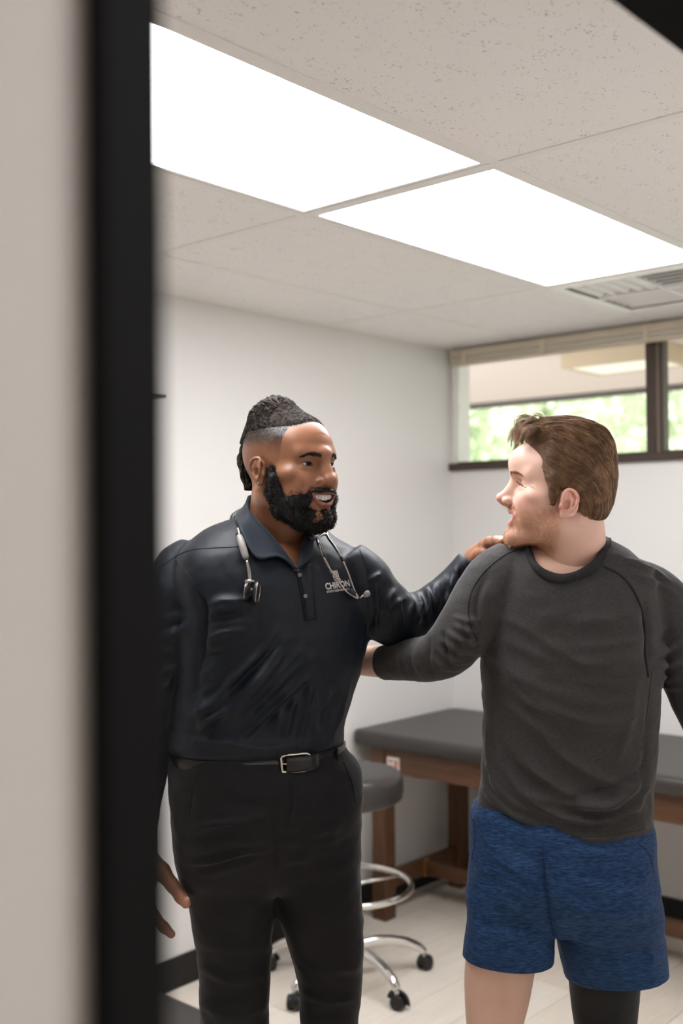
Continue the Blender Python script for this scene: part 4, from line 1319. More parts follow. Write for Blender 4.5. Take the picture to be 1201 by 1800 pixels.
    hf.ell((0.080, 0.030, -0.042), (0.060, 0.044, 0.048), 0.008, 's', mirror=True)
    hf.chain([(0.0705, 0.030, 0.036), (0.0715, 0.024, 0.012), (0.0700, 0.022, -0.010)], [0.010, 0.0070, 0.0035], 0.008, mirror=True)
    hf.op(lambda x, y, z: (-0.034-0.40*(y+0.06)-z+0*x).astype(np.float32), big[0], big[1], 0.008, 'i')
    hV, hQ = hf.mesh(); hN = vnormals(hV, hQ)
    m_h = mat('brown_hair', (94, 69, 50), 0.55, spec=0.3, vary=(25, (118, 88, 64), 0.35, 0.7))
    def flow(p):
        t = np.stack([0.04*p[:, 0]/0.08, -np.ones(len(p)), -0.22-8.0*np.maximum(0, -p[:, 1]-0.03)], 1)
        t[:, 2] += 1.0*ss(0.02, 0.08, p[:, 1])*ss(0.07, 0.11, p[:, 2])
        t[:, 2] -= 0.30*ss(0.045, 0.07, np.abs(p[:, 0]))
        nape = ss(0.03, -0.04, p[:, 2]); t[:, 1] *= 1-0.75*nape; t[:, 2] -= 1.0*nape
        return t
    tr = bvh(hV, hQ)
    hb = link('hair', mesh_from('hair', hV@B.T+o, hQ, True), m_h); attach(hb, person)
    ng, m, per = 760, 10, 19
    p = hV[rg.choice(len(hV), ng)].copy(); G = np.zeros((ng, m, 3)); GN = np.zeros((ng, m, 3))
    step = rg.uniform(0.0060, 0.0100, ng)[:, None]; ph = rg.uniform(0, 6.28, ng)
    for j in range(m):
        for i_ in range(ng):
            l_, n_, _, _ = tr.find_nearest(Vector(p[i_])); G[i_, j] = l_; GN[i_, j] = n_
        t = flow(G[:, j]); 
        sd = np.cross(GN[:, j], t); sd /= np.linalg.norm(sd, axis=1)[:, None]+1e-9
        t = t/np.linalg.norm(t, axis=1)[:, None]+sd*(0.26*np.sin(j*0.85+ph))[:, None]
        t -= GN[:, j]*np.sum(t*GN[:, j], 1)[:, None]; t /= np.linalg.norm(t, axis=1)[:, None]+1e-9
        p = G[:, j]+t*step
    lift = rg.uniform(0.0006, 0.0042, ng)
    arc = np.sin(np.pi*np.linspace(0, 1, m))**0.6
    G = G+GN*(lift[:, None]*arc[None]-0.0006)[..., None]
    T_ = np.gradient(G, axis=1); sd = np.cross(GN, T_); sd /= np.linalg.norm(sd, axis=2)[..., None]+1e-9
    tt = np.linspace(0, 1, m); wid = (0.0052*np.sin(np.pi*np.clip(tt*0.85+0.15, 0, 1))**0.7+0.0004)
    a_ = rg.uniform(-1, 1, (ng, per)); b_ = rg.uniform(-0.5, 0.25, (ng, per))
    paths = (G[:, None]+sd[:, None]*(a_[:, :, None]*wid[None, None])[..., None]+GN[:, None]*(b_[:, :, None]*wid[None, None]*(1-0.6*a_[:, :, None]**2))[..., None]).reshape(-1, m, 3)
    rad = np.concatenate([[0.0002], np.full(m-5, 0.00040), [0.00034, 0.0003, 0.0002, 0.0001]])
    sV, sF = strands(paths, rad)
    hs = link('hair_strands', mesh_from('hair_strands', sV@B.T+o, sF, True), mat('brown_hair_strand', (116, 86, 62), 0.42, spec=0.4, vary=(45, (166, 129, 97), 0.40, 0.68))); attach(hs, hb); hs['kind'] = 'stuff'
    # forelock: swept up from the parting and curling over the forehead
    lk = []
    for i in range(40):
        x0 = rg.uniform(-0.055, 0.05)
        base_ = np.array([x0, 0.074+rg.normal(0, 0.006)-abs(x0)*0.25, 0.136+rg.normal(0, 0.006)-abs(x0)*0.30])
        c1 = base_+np.array([0.004*rg.normal(), 0.020+0.004*rg.normal(), 0.008+0.005*rg.normal()])
        c2 = c1+np.array([0.006*rg.normal(), 0.017+0.004*rg.normal(), -0.014+0.005*rg.normal()])
        c3 = c2+np.array([0.004*rg.normal(), 0.001+0.005*rg.normal(), -0.020+0.006*rg.normal()])
        b0 = base_+np.array([0, -0.03, 0.002])
        for s_ in range(20):
            off = rg.normal(0, 0.0020, 3)
            lk.append(catmull([b0+off, base_+off, c1+off*1.2, c2+off*1.3, c3+rg.normal(0, 0.002, 3)], m))
    sV, sF = strands(np.array(lk), rad)
    fl = link('forelock', mesh_from('forelock', sV@B.T+o, sF, True), MATS['brown_hair_strand']); attach(fl, hb); fl['kind'] = 'stuff'
    return me
# ------------------------------------------------------------------ people
m_skin_d = mat('brown_skin', (134, 86, 60), 0.42, spec=0.5, attr='tint', bump=(900, 0.10, 0.0004))
m_skin_p = mat('fair_skin', (226, 180, 158), 0.48, spec=0.4, attr='tint', bump=(900, 0.08, 0.0004), sss=0.12)

def cloth_mat(name, rgb, rgb2, scale, stretch, rough=0.8, sheen=0.0, lo=0.35, hi=0.7, bump=(1400, 0.25, 0.0004), spec=0.3):
    return mat(name, rgb, rough, spec=spec, sheen=sheen, vary=(scale, rgb2, lo, hi, stretch), bump=bump)

def in_poly(px, poly):
    x, y = px.T; inside = np.zeros(len(px), bool); n = len(poly)
    for i in range(n):
        x0, y0 = poly[i]; x1, y1 = poly[(i+1) % n]
        c = ((y0 > y) != (y1 > y)) & (x < (x1-x0)*(y-y0)/(y1-y0+1e-12)+x0)
        inside ^= c
    return inside
def to_px(V):
    d = V-CAMPOS; z = d@_f
    return np.stack([600.5+FPX*(d@_r)/z, 900-FPX*(d@_u)/z], 1)
def drop_verts(V, Q, kill):
    keep = ~kill; idx = np.cumsum(keep)-1
    Q = Q[np.all(keep[Q], axis=1)]
    return V[keep], idx[Q]

def solid(V, Q, t):
    """give an open cloth sheet thickness t inwards"""
    N = vnormals(V, Q); n = len(V)
    W = np.concatenate([V, V-N*t]); F = [Q, Q[:, ::-1]+n]
    e = np.concatenate([Q[:, [0, 1]], Q[:, [1, 2]], Q[:, [2, 3]], Q[:, [3, 0]]])
    key = np.minimum(e[:, 0], e[:, 1]).astype(np.int64)*n+np.maximum(e[:, 0], e[:, 1])
    u, first, cnt = np.unique(key, return_index=True, return_counts=True)
    b = e[first[cnt == 1]]
    F.append(np.stack([b[:, 1], b[:, 0], b[:, 0]+n, b[:, 1]+n], 1))
    return W, np.concatenate(F)

def ribbon(A, Bp, t=0.003, n=40, rows=4, closed=False, bulge=0.0):
    """sheet between two curves, given thickness; returns verts, quads"""
    if closed:
        A = np.vstack([A, A[:1]]); Bp = np.vstack([Bp, Bp[:1]])
    a = catmull(A, n); b = catmull(Bp, n)
    G = np.stack([a*(1-s)+b*s for s in np.linspace(0, 1, rows)], 1)
    V = G.reshape(-1, 3); Q = []
    for i in range(n-1):
        for k in range(rows-1):
            Q.append((i*rows+k, (i+1)*rows+k, (i+1)*rows+k+1, i*rows+k+1))
    Q = np.array(Q, np.int32)
    if bulge:
        N = vnormals(V, Q); w = np.tile(np.sin(np.linspace(0, np.pi, rows)), n); V = V+N*(bulge*w)[:, None]
    return solid(V, Q, t)

def finger(f, P, R_, k=0.004):
    f.chain(P, R_, k)

def hand_mesh(joints, h=0.0018):
    """joints: dict wrist, palm knuckles list, fingers list of polylines with radii; world metres"""
    allp = np.concatenate([np.array(p)[:, :3] for p in joints])
    lo, hi = allp.min(0)-0.04, allp.max(0)+0.04
    f = Field(lo, hi, h)
    for p in joints:
        p = np.array(p)
        f.chain([tuple(q[:3]) for q in p], [q[3] for q in p], 0.007)
    V, Q = f.mesh()
    return smooth_mesh(V, Q, 1, 0.3), Q

def plain_hand(wrist, along, across, up, curl=0.5, right=True):
    """relaxed hand: wrist point, unit vector towards the fingers, unit vector towards the thumb side, back-of-hand normal"""
    w = np.array(wrist); a = np.array(along); c = np.array(across); u = np.array(up)
    def pt(x, y, z): return w+a*x+c*y+u*z
    J = []
    kn = [(0.095, 0.030), (0.098, 0.010), (0.094, -0.010), (0.086, -0.028)]
    ln = [0.072, 0.080, 0.074, 0.058]
    J.append([list(pt(-0.03, 0, 0))+[0.026], list(pt(0.01, 0.0, 0))+[0.026], list(pt(0.05, 0.004, 0))+[0.024]])
    for (kx, ky), L in zip(kn, ln):
        J.append([list(pt(0.015, ky*0.5, 0))+[0.016], list(pt(kx, ky, 0))+[0.0115]])
        th = 0.0; x, z = kx, 0.0; path = [list(pt(kx, ky, 0))+[0.0105]]
        for s_, r_ in ((0.45, 0.0098), (0.30, 0.0088), (0.25, 0.0078)):
            th += curl; x += L*s_*math.cos(th); z -= L*s_*math.sin(th)
            path.append(list(pt(x, ky*1.08, z))+[r_])
        J.append(path)
    J.append([list(pt(0.015, 0.015, -0.004))+[0.016], list(pt(0.045, 0.042, -0.012))+[0.0135], list(pt(0.075, 0.055, -0.022))+[0.0108], list(pt(0.098, 0.056, -0.034))+[0.0092]])
    return J

def join_body(name, pieces, material, parent):
    """one mesh out of (verts, quads, colours)"""
    V = np.concatenate([p[0] for p in pieces]); o = 0; Q = []; C = []
    for v, q, c in pieces:
        Q.append(q+o); o += len(v); C.append(np.broadcast_to(np.asarray(c), (len(v), 3)))
    me = mesh_from(name, V, np.concatenate(Q), True); set_color(me, np.concatenate(C))
    ob = link(name, me, material); attach(ob, parent)
    return ob
def mesh_arrays(me):
    n = len(me.vertices); v = np.empty(n*3, np.float32); me.vertices.foreach_get('co', v)
    l = np.empty(len(me.loops), np.int32); me.loops.foreach_get('vertex_index', l)
    c = np.empty(n*4, np.float32); me.color_attributes['tint'].data.foreach_get('color', c)
    return v.reshape(-1, 3).astype(float), l.reshape(-1, 4), c.reshape(-1, 4)[:, :3]

def wrinkle(V, Q, amp, scale, seed, stretch=(1, 1, 1)):
    N = vnormals(V, Q)
    n = vnoise(V*np.array(stretch), scale, seed)+0.5*vnoise(V*np.array(stretch), scale*2.1, seed+3)
    return V+N*(amp*n)[:, None]

def seam(name, tree, px, material, parent, r=0.0007, n=30, lift=0.0003):
    P = trace(tree, px, n, lift)
    return tube(name, P, r, material, parent, 6)

def shoe(parent, heel, toe, material, sole):
    """trainer from heel point to toe point on the floor"""
    h = np.array(heel); t = np.array(toe); a = (t-h)/np.linalg.norm(t-h); L = np.linalg.norm(t-h); c = np.cross(UP, a)
    prof = [(0.0, 0.028, 0.075), (0.06, 0.038, 0.095), (0.28, 0.038, 0.100), (0.45, 0.040, 0.085), (0.62, 0.046, 0.066), (0.80, 0.047, 0.052), (0.93, 0.038, 0.044), (1.0, 0.018, 0.034)]
    def build(z0, zs, grow):
        V = []; n = 20
        for s, w, z1 in catmull(prof, 22):
            th = np.linspace(0, np.pi*2, n, endpoint=False)
            for q in th:
                V.append(h+a*(s*L)+c*(w+grow)*np.cos(q)+UP*(z0+(zs if zs else z1-z0)*(0.5+0.5*np.sin(q))))
        F = []
        for i in range(21):
            for k in range(n): F.append((i*n+k, i*n+(k+1) % n, (i+1)*n+(k+1) % n, (i+1)*n+k))
        F.append(tuple(range(n-1, -1, -1))); F.append(tuple(21*n+k for k in range(n)))
        return V, F
    root = empty('shoe', h*np.array([1, 1, 0])); attach(root, parent)
    V, F = build(0.016, 0, 0.0); attach(link('shoe_upper', mesh_from('shoe_upper', V, F, True), material), root)
    V, F = build(0.001, 0.026, 0.004); attach(link('shoe_sole', mesh_from('shoe_sole', V, F, True), sole), root)

# =============================== the clinician
DD = 2.25
dfoot = S(490, 900, DD)*np.array([1, 1, 0])
doc = empty('person', dfoot, 'man in a black polo shirt and trousers with a stethoscope round his neck', 'person')
m_polo = cloth_mat('polo_knit', (12, 18, 28), (16, 24, 35), 40, (1, 1, 1), 0.52, sheen=0.05, spec=0.30)
m_collar = mat('polo_collar_knit', (18, 29, 42), 0.7, sheen=0.2, spec=0.35, bump=(1200, 0.3, 0.0004))
m_trouser = cloth_mat('black_twill', (13, 12, 15), (16, 15, 18), 60, (1, 1, 1), 0.7, spec=0.3, sheen=0.1)
m_thread = mat('dark_thread', (14, 15, 18), 0.8)

head_me = doctor_head(doc)
hv, hq, hc = mesh_arrays(head_me)
SKD = np.array(lin((152, 102, 74)))

TORSO_D = [(444, 548, 908, 2.29, 0.80, 65, 2.2, 0.10), (402, 582, 928, 2.28, 0.62, 65, 2.3, 0.13), (354, 618, 950, 2.27, 0.56, 65, 2.4, 0.08), (324, 640, 978, 2.26, 0.56, 65, 2.4, 0.04), (316, 648, 1020, 2.25, 0.60, 65, 2.4),
           (316, 648, 1070, 2.25, 0.64, 65, 2.3), (316, 646, 1120, 2.25, 0.65, 65, 2.3), (316, 634, 1180, 2.25, 0.64, 65, 2.3), (309, 615, 1240, 2.25, 0.66, 65, 2.3), (302, 602, 1282, 2.25, 0.69, 65, 2.3), (301, 601, 1304, 2.25, 0.73, 65, 2.3), (312, 594, 1320, 2.25, 0.64, 65, 2.3)]
ARM_DR = [(352, 980, 2.27, 0.055), (326, 1010, 2.25, 0.068), (304, 1065, 2.23, 0.073), (284, 1150, 2.22, 0.066), (264, 1270, 2.22, 0.056), (250, 1360, 2.21, 0.049), (240, 1450, 2.20, 0.042), (246, 1506, 2.20, 0.037)]
ARM_DL = [(600, 985, 2.27, 0.055), (628, 1018, 2.27, 0.068), (652, 1050, 2.28, 0.066), (690, 1084, 2.30, 0.062), (722, 1086, 2.32, 0.056), (760, 1068, 2.335, 0.047), (800, 1030, 2.345, 0.041), (832, 990, 2.345, 0.036)]

tv, tf = loft(TORSO_D)
V, Q = fuse([(tv, tf), limb(ARM_DR), limb(ARM_DL)], 0.0047, 6)
tree = bvh(V, Q)
V = folds(V, Q, tree, [
    ([(368, 1062), (400, 1054), (436, 1057)], 0.006, 0.009), ([(360, 1088), (385, 1074), (418, 1071)], 0.004, 0.007), ([(362, 1126), (390, 1112), (424, 1108)], 0.004, 0.007),
    ([(432, 1210), (452, 1180), (480, 1146), (505, 1120)], 0.007, 0.011), ([(392, 1275), (436, 1235), (455, 1196), (490, 1158)], 0.008, 0.013), ([(443, 1228), (494, 1176), (528, 1142)], 0.005, 0.010),
    ([(350, 1265), (360, 1220), (390, 1180)], 0.005, 0.011), ([(345, 1300), (372, 1262), (400, 1245)], 0.006, 0.012), ([(540, 1150), (570, 1200), (578, 1260)], 0.004, 0.012),
    ([(356, 1160), (372, 1150), (392, 1148)], -0.004, 0.007), ([(446, 1185), (470, 1150), (496, 1128)], -0.005, 0.008), ([(412, 1262), (446, 1222), (470, 1186)], -0.005, 0.009),
    ([(345, 1040), (360, 1070), (356, 1130), (345, 1200)], -0.008, 0.009), ([(640, 985), (652, 1030), (650, 1090), (640, 1130)], -0.004, 0.010),
    ([(650, 1022), (668, 1008)], 0.006, 0.006), ([(672, 1060), (694, 1038)], 0.006, 0.007), ([(655, 1085), (690, 1062), (712, 1052)], 0.004, 0.008),
    ([(716, 1092), (722, 1064), (718, 1046)], 0.005, 0.006), ([(733, 1092), (738, 1062), (734, 1042)], 0.005, 0.006), ([(750, 1084), (756, 1056), (750, 1034)], 0.005, 0.006), ([(768, 1072), (774, 1048), (768, 1026)], 0.004, 0.006), ([(786, 1056), (792, 1034), (786, 1014)], 0.004, 0.005), ([(806, 1034), (808, 1018), (802, 1000)], 0.003, 0.005),
    ([(300, 1120), (330, 1100)], 0.004, 0.010), ([(285, 1210), (310, 1180)], 0.004, 0.010), ([(272, 1300), (290, 1290)], 0.004, 0.008), ([(262, 1380), (284, 1372)], 0.004, 0.008), ([(258, 1440), (276, 1430)], 0.003, 0.007),
    ([(330, 1300), (400, 1310), (470, 1316), (560, 1300)], 0.005, 0.012)]
    + family((345, 1250), (420, 1320), (480, 1100), (590, 1170), 9, 0.0050, 0.0090, 1, -0.05) + family((330, 1190), (330, 1310), (400, 1150), (430, 1260), 6, 0.004, 0.008, 2)
    + family((470, 1320), (590, 1300), (500, 1200), (620, 1200), 6, 0.004, 0.010, 3) + family((364, 1060), (360, 1150), (440, 1050), (430, 1130), 5, 0.0035, 0.007, 4)
    + family((640, 1010), (700, 1050), (640, 1120), (720, 1110), 6, 0.0045, 0.007, 5) + family((715, 1050), (830, 985), (735, 1105), (820, 1020), 9, 0.004, 0.0055, 6)
    + family((280, 1060), (262, 1300), (345, 1040), (300, 1290), 7, 0.004, 0.010, 7) + family((255, 1310), (250, 1490), (300, 1290), (272, 1480), 8, 0.004, 0.008, 8), 2.0)
V = wrinkle(V, Q, 0.0022, 14, 5, (1, 1, 1.6)); V = wrinkle(V, Q, 0.0008, 40, 6)
px = to_px(V); N = vnormals(V, Q); facing = np.sum(N*(CAMPOS-V), 1) > -0.02
NECKV = [(430, 860), (438, 900), (470, 950), (508, 982), (521, 1001), (527, 982), (536, 945), (545, 920), (545, 860)]
kill = in_poly(px, NECKV) & facing
own = to_own(DOC_B, DOC_O, V)
nbase = S(490, 950, 2.28)
kill |= (np.linalg.norm((V-nbase)[:, :2], axis=1) < 0.075) & (V[:, 2] > nbase[2]-0.004)
sV, sQ = drop_verts(V, Q, kill)
sV, sQ = solid(sV, sQ, 0.0025)
shirt = link('polo_shirt', mesh_from('polo_shirt', sV, sQ, True), m_polo); attach(shirt, doc)
tree_s = bvh(V, Q); tree_h = bvh(hv, hq)

# collar leaves
def near(px, lift_n, lift_s, which):
    out = []
    for a, b in px:
        h1 = hit(tree_h, a, b, lift_n); h2 = hit(tree_s, a, b, lift_s)
        c = [h for h in ((h1, h2) if which == 'both' else ((h1,) if which == 'neck' else (h2,))) if h is not None]
        if not c: c = [S(a, b, 2.2)]
        c.sort(key=lambda q: (q-CAMPOS)@_f)
        out.append(c[0])
    return np.array(out)
colr = attach(empty('collar', S(490, 950, 2.2)), shirt)
inn = [S(455, 872, 2.315), S(438, 874, 2.255)] + list(near([(446, 900), (470, 938), (498, 972), (520, 1002)], 0.007, 0.006, 'both'))
out_ = [S(430, 895, 2.345), S(416, 905, 2.262)] + list(near([(420, 938), (448, 985), (486, 986), (519, 1004)], 0.02, 0.013, 'shirt'))
v_, q_ = ribbon(np.array(inn), np.array(out_), 0.0035, 40, 8, bulge=0.004)
attach(link('collar_leaf', mesh_from('collar_leaf', v_, q_, True), m_collar), colr)
inn = [S(520, 885, 2.33), S(542, 905, 2.29), S(537, 925, 2.235)] + list(near([(529, 955), (524, 980), (521, 1002)], 0.006, 0.006, 'both'))
out_ = [S(545, 905, 2.345), S(566, 925, 2.29), S(556, 938, 2.215)] + list(near([(549, 962), (547, 981), (525, 1002)], 0.02, 0.010, 'shirt'))
v_, q_ = ribbon(np.array(inn), np.array(out_), 0.0035, 40, 8, bulge=0.003)
attach(link('collar_leaf', mesh_from('collar_leaf', v_, q_, True), m_collar), colr)
v_, q_ = ribbon(np.array([S(455, 872, 2.315), S(490, 866, 2.345), S(520, 885, 2.33)]), np.array([S(430, 895, 2.345), S(490, 905, 2.39), S(545, 905, 2.345)]), 0.0035, 20, 6)
attach(link('collar_leaf', mesh_from('collar_leaf', v_, q_, True), m_collar), colr)
# placket, buttons, seams
pa = trace(tree_s, [(521, 1004), (530, 1045), (538, 1092)], 16, 0.0015); pb = trace(tree_s, [(545, 990), (552, 1040), (557, 1088)], 16, 0.0015)
v_, q_ = ribbon(pa, pb, 0.002, 24, 4); attach(link('placket', mesh_from('placket', v_, q_, True), m_polo), shirt)
tube('placket_edge', trace(tree_s, [(521, 1004), (530, 1045), (538, 1092)], 20, 0.003), 0.0011, m_thread, shirt, 6)
for a, b in ((526, 1012), (536, 1048)):
    p0 = hit(tree_s, a, b, 0.004); dr = (CAMPOS-p0)/np.linalg.norm(CAMPOS-p0)
    lathe('button', [(0.001, 0), (0.0038, 0), (0.0042, 0.001), (0.0034, 0.0018), (0.0015, 0.0014)], mat('button_grey', (120, 118, 116), 0.25, spec=0.6), shirt, 16, tuple(p0), axis=tuple(dr))
for px_ in ([(282, 996), (333, 968), (420, 961)], [(309, 982), (344, 1031), (358, 1079), (352, 1140)], [(626, 952), (645, 1000), (648, 1060), (643, 1120)]):
    seam('seam', tree_s, px_, m_thread, shirt, 0.0008, 30)

# chest print
m_print = mat('white_print', (214, 210, 208), 0.6)
def text_on(tree, txt, origin, ux, uy, size, name, parent, material, bold=0.0, spacing=1.0, lift=0.0016, scale_x=1.0):
    """lettering laid on a surface; origin pixel of the baseline start, ux/uy pixel vectors of one em"""
    cu = bpy.data.curves.new('txt', 'FONT'); cu.body = txt; cu.size = 1.0; cu.offset = bold; cu.space_character = spacing; cu.resolution_u = 3
    ob = bpy.data.objects.new('txt', cu); COL.objects.link(ob)
    dg = bpy.context.evaluated_depsgraph_get(); me = bpy.data.meshes.new_from_object(ob.evaluated_get(dg))
    bpy.data.objects.remove(ob); bpy.data.curves.remove(cu)
    for v in me.vertices:
        u_ = origin[0]+(v.co.x*ux[0]*scale_x+v.co.y*uy[0])*size; w_ = origin[1]+(v.co.x*ux[1]*scale_x+v.co.y*uy[1])*size
        p = hit(tree, u_, w_, lift)
        v.co = Vector(p) if p is not None else Vector(S(u_, w_, 2.15))
    me.name = name; me.update()
    o = link(name, me, material); attach(o, parent); return o
dx = np.array([44, -6.5]); dx = dx/np.linalg.norm(dx); dy = np.array([dx[1], -dx[0]*1.0]); dy = np.array([-0.24, -0.97])
logo = attach(empty('chest_logo', hit(tree_s, 595, 1025, 0.001)), shirt)
text_on(tree_s, 'CHIRON', (572.5, 1036.5), dx, dy, 15.5, 'logo_lettering', logo, m_print, bold=0.035, spacing=1.02, scale_x=0.71)
text_on(tree_s, 'SPORTS PERFORMANCE', (574.0, 1042.5), dx, dy, 5.2, 'logo_tagline', logo, m_print, bold=0.02, scale_x=0.74)
def px_quad(pts, name):
    V_ = [hit(tree_s, a, b, 0.0016) for a, b in pts]
    return V_
def emblem():
    V_ = []; F_ = []
    o = np.array([583.5, 1021.5]); ex = np.array([13.6, -1.4]); ey = np.array([-4.6, -17.0])
    def bar(x0, y0, x1, y1):
        k = len(V_)
        for a, b in ((x0, y0), (x1, y0), (x1, y1), (x0, y1)):
            p = o+ex*a+ey*b; V_.append(hit(tree_s, p[0], p[1], 0.0016))
        F_.append((k, k+1, k+2, k+3))
    # square spiral: outer arms, inner ring, base bars
    bar(0, 0.9, 1, 1.0); bar(0.1, 0.74, 1.0, 0.84); bar(0.88, 0.28, 1.0, 0.74); bar(0.22, 0.28, 0.36, 0.74); bar(0.36, 0.28, 0.88, 0.38); bar(0.46, 0.60, 0.80, 0.68); bar(0.46, 0.46, 0.56, 0.60); bar(0.70, 0.46, 0.80, 0.60); bar(0.46, 0.42, 0.80, 0.48)
    bar(0.25, 0.13, 1.08, 0.22); bar(0.30, -0.02, 1.12, 0.07)
    attach(link('logo_emblem', mesh_from('logo_emblem', V_, F_), m_print), logo)
emblem()

# trousers
HIP_D = [(309, 597, 1300, 2.25, 0.66, 65, 2.4), (306, 606, 1322, 2.25, 0.66, 65, 2.4), (304, 628, 1350, 2.25, 0.66, 66, 2.4), (304, 636, 1385, 2.25, 0.66, 68, 2.4), (307, 634, 1440, 2.25, 0.64, 70, 2.4), (313, 634, 1500, 2.25, 0.53, 72, 2.6), (320, 634, 1540, 2.25, 0.44, 75, 2.8), (332, 624, 1560, 2.25, 0.34, 75, 2.8)]
LEG_DR = [(318, 478, 1500, 2.25, 0.95, 75, 2.2), (325, 482, 1560, 2.24, 0.95, 75, 2.2), (334, 481, 1610, 2.24, 0.95, 75, 2.2), (343, 478, 1665, 2.24, 0.92, 75, 2.2), (350, 475, 1725, 2.24, 0.92, 75, 2.2), (351, 473, 1790, 2.24, 0.92, 75, 2.2), (356, 474, 1880, 2.25, 0.9, 75, 2.2), (360, 468, 2000, 2.27, 0.95, 75, 2.2), (366, 462, 2130, 2.28, 1.0, 75, 2.2), (368, 464, 2225, 2.28, 1.1, 75, 2.2)]
LEG_DL = [(478, 634, 1500, 2.27, 0.95, 70, 2.2), (484, 635, 1560, 2.27, 0.95, 70, 2.2), (491, 637, 1610, 2.27, 0.95, 70, 2.2), (509, 639, 1665, 2.27, 0.92, 70, 2.2), (524, 637, 1725, 2.27, 0.92, 70, 2.2), (528, 631, 1790, 2.27, 0.92, 70, 2.2), (534, 628, 1880, 2.28, 0.9, 70, 2.2), (540, 630, 2000, 2.30, 0.95, 70, 2.2), (545, 634, 2130, 2.31, 1.0, 70, 2.2), (546, 638, 2205, 2.31, 1.1, 70, 2.2)]
V, Q = fuse([loft(HIP_D), loft(LEG_DR), loft(LEG_DL)], 0.0060, 12)
tree = bvh(V, Q)
V = folds(V, Q, tree, [([(335, 1462), (390, 1446), (450, 1452)], 0.006, 0.009), ([(340, 1496), (400, 1478), (462, 1476)], 0.006, 0.008), ([(345, 1520), (410, 1502), (470, 1494)], 0.006, 0.008), ([(350, 1540), (405, 1526), (455, 1512)], 0.004, 0.008),
    ([(500, 1500), (560, 1520), (620, 1516)], 0.005, 0.010), ([(497, 1480), (545, 1486), (610, 1470)], 0.004, 0.009), ([(478, 1430), (482, 1480), (480, 1560)], -0.006, 0.008), ([(512, 1365), (514, 1410), (505, 1460)], 0.004, 0.005),
    ([(340, 1655), (400, 1668), (470, 1660)], 0.004, 0.010), ([(350, 1700), (410, 1720), (470, 1712)], 0.005, 0.010), ([(352, 1765), (400, 1780), (465, 1772)], 0.007, 0.011), ([(530, 1690), (580, 1706), (634, 1700)], 0.004, 0.010), ([(532, 1745), (580, 1760), (628, 1752)], 0.005, 0.010),
    ([(318, 1360), (336, 1390), (330, 1450)], -0.003, 0.006)]
    + family((320, 1430), (325, 1540), (480, 1420), (480, 1500), 7, 0.004, 0.008, 11) + family((490, 1450), (490, 1560), (630, 1430), (632, 1530), 6, 0.0035, 0.009, 12) + family((350, 1640), (352, 1800), (472, 1700), (470, 1800), 4, 0.003, 0.012, 13) + family((520, 1640), (532, 1800), (636, 1700), (630, 1800), 4, 0.003, 0.012, 14), 1.3)
V = wrinkle(V, Q, 0.0022, 16, 9, (1, 1, 1.8)); V = wrinkle(V, Q, 0.0008, 45, 10)
tr_top = S(470, 1302, 2.25)[2]
tV, tQ = cut_plane(V, Q, (0, 0, tr_top-0.004), UP)
tV, tQ = solid(tV, tQ, 0.002)
trou = link('trousers', mesh_from('trousers', tV, tQ, True), m_trouser); attach(trou, doc)
tree_t = bvh(V, Q)
seam('fly_seam', tree_t, [(516, 1362), (517, 1400), (511, 1450)], m_thread, trou, 0.0012, 24)
seam('pocket_seam', tree_t, [(352, 1345), (338, 1385), (333, 1435)], m_thread, trou, 0.0012, 24)
seam('pocket_seam', tree_t, [(604, 1340), (618, 1372), (625, 1410)], m_thread, trou, 0.0012, 24)
# belt: a band round the waist
m_belt = mat('black_leather', (20, 19, 19), 0.35, spec=0.5, bump=(500, 0.2, 0.0005))
def band(v0, v1, uL, uR, q, yaw, d, grow, t, p=2.4, slope=0.0):
    out = []
    for vv in (v0, v1):
        L = S(uL, vv-slope*(uR-uL)/2, d); Rr = S(uR, vv+slope*(uR-uL)/2, d); c = (L+Rr)/2; hw = np.linalg.norm(Rr-L)/2
        fwd = heading(yaw); side = np.cross(fwd, UP)
        A = hw/math.sqrt((side@AX_R)**2+q*q*(fwd@AX_R)**2)+grow
        out.append(ring_pts(c, side, fwd, A, A*q, 80, p))
    a, b = out; n = 80
    Q_ = np.array([(i, (i+1) % n, n+(i+1) % n, n+i) for i in range(n)], np.int32)
    return solid(np.concatenate([a, b]), Q_, t)
v_, q_ = band(1311, 1341, 310, 600, 0.66, 65, 2.25, 0.001, 0.004)
belt = link('belt', mesh_from('belt', v_, q_, True), m_belt); attach(belt, doc)
tree_b = bvh(v_, q_)
m_buckle = mat('buckle_steel', (222, 212, 196), 0.22, metal=1.0)
bk = []
for a, b in ((493, 1354), (497, 1331), (532, 1324), (544, 1329), (540, 1345), (536, 1349)):
    bk.append(hit(tree_b, a, min(max(b, 1336), 1350), 0.004) if hit(tree_b, a, b, 0.004) is None else hit(tree_b, a, b, 0.004))
bk = [p for p in bk if p is not None]
fb = hit(tree_b, 517, 1340, 0.004) 
if fb is None: fb = hit(tree_t, 517, 1340, 0.010)
nb_ = heading(68); sd_ = np.cross(nb_, UP)*-1.0
def bpt(x, z, l=0.003): return fb+sd_*x+UP*z+nb_*l
loop = [bpt(x, z) for x, z in ((-0.027, -0.015), (-0.0285, 0), (-0.027, 0.015), (0, 0.0165), (0.027, 0.015), (0.0285, 0), (0.027, -0.015), (0, -0.0165))]
tube('buckle', catmull(np.vstack([loop, loop[:1]]), 60)[:-1], 0.0028, m_buckle, belt, 8, closed=True)
tube('buckle_prong', [bpt(-0.012, 0.0, 0.006), bpt(-0.027, 0.001, 0.005)], 0.0014, m_buckle, belt, 8)
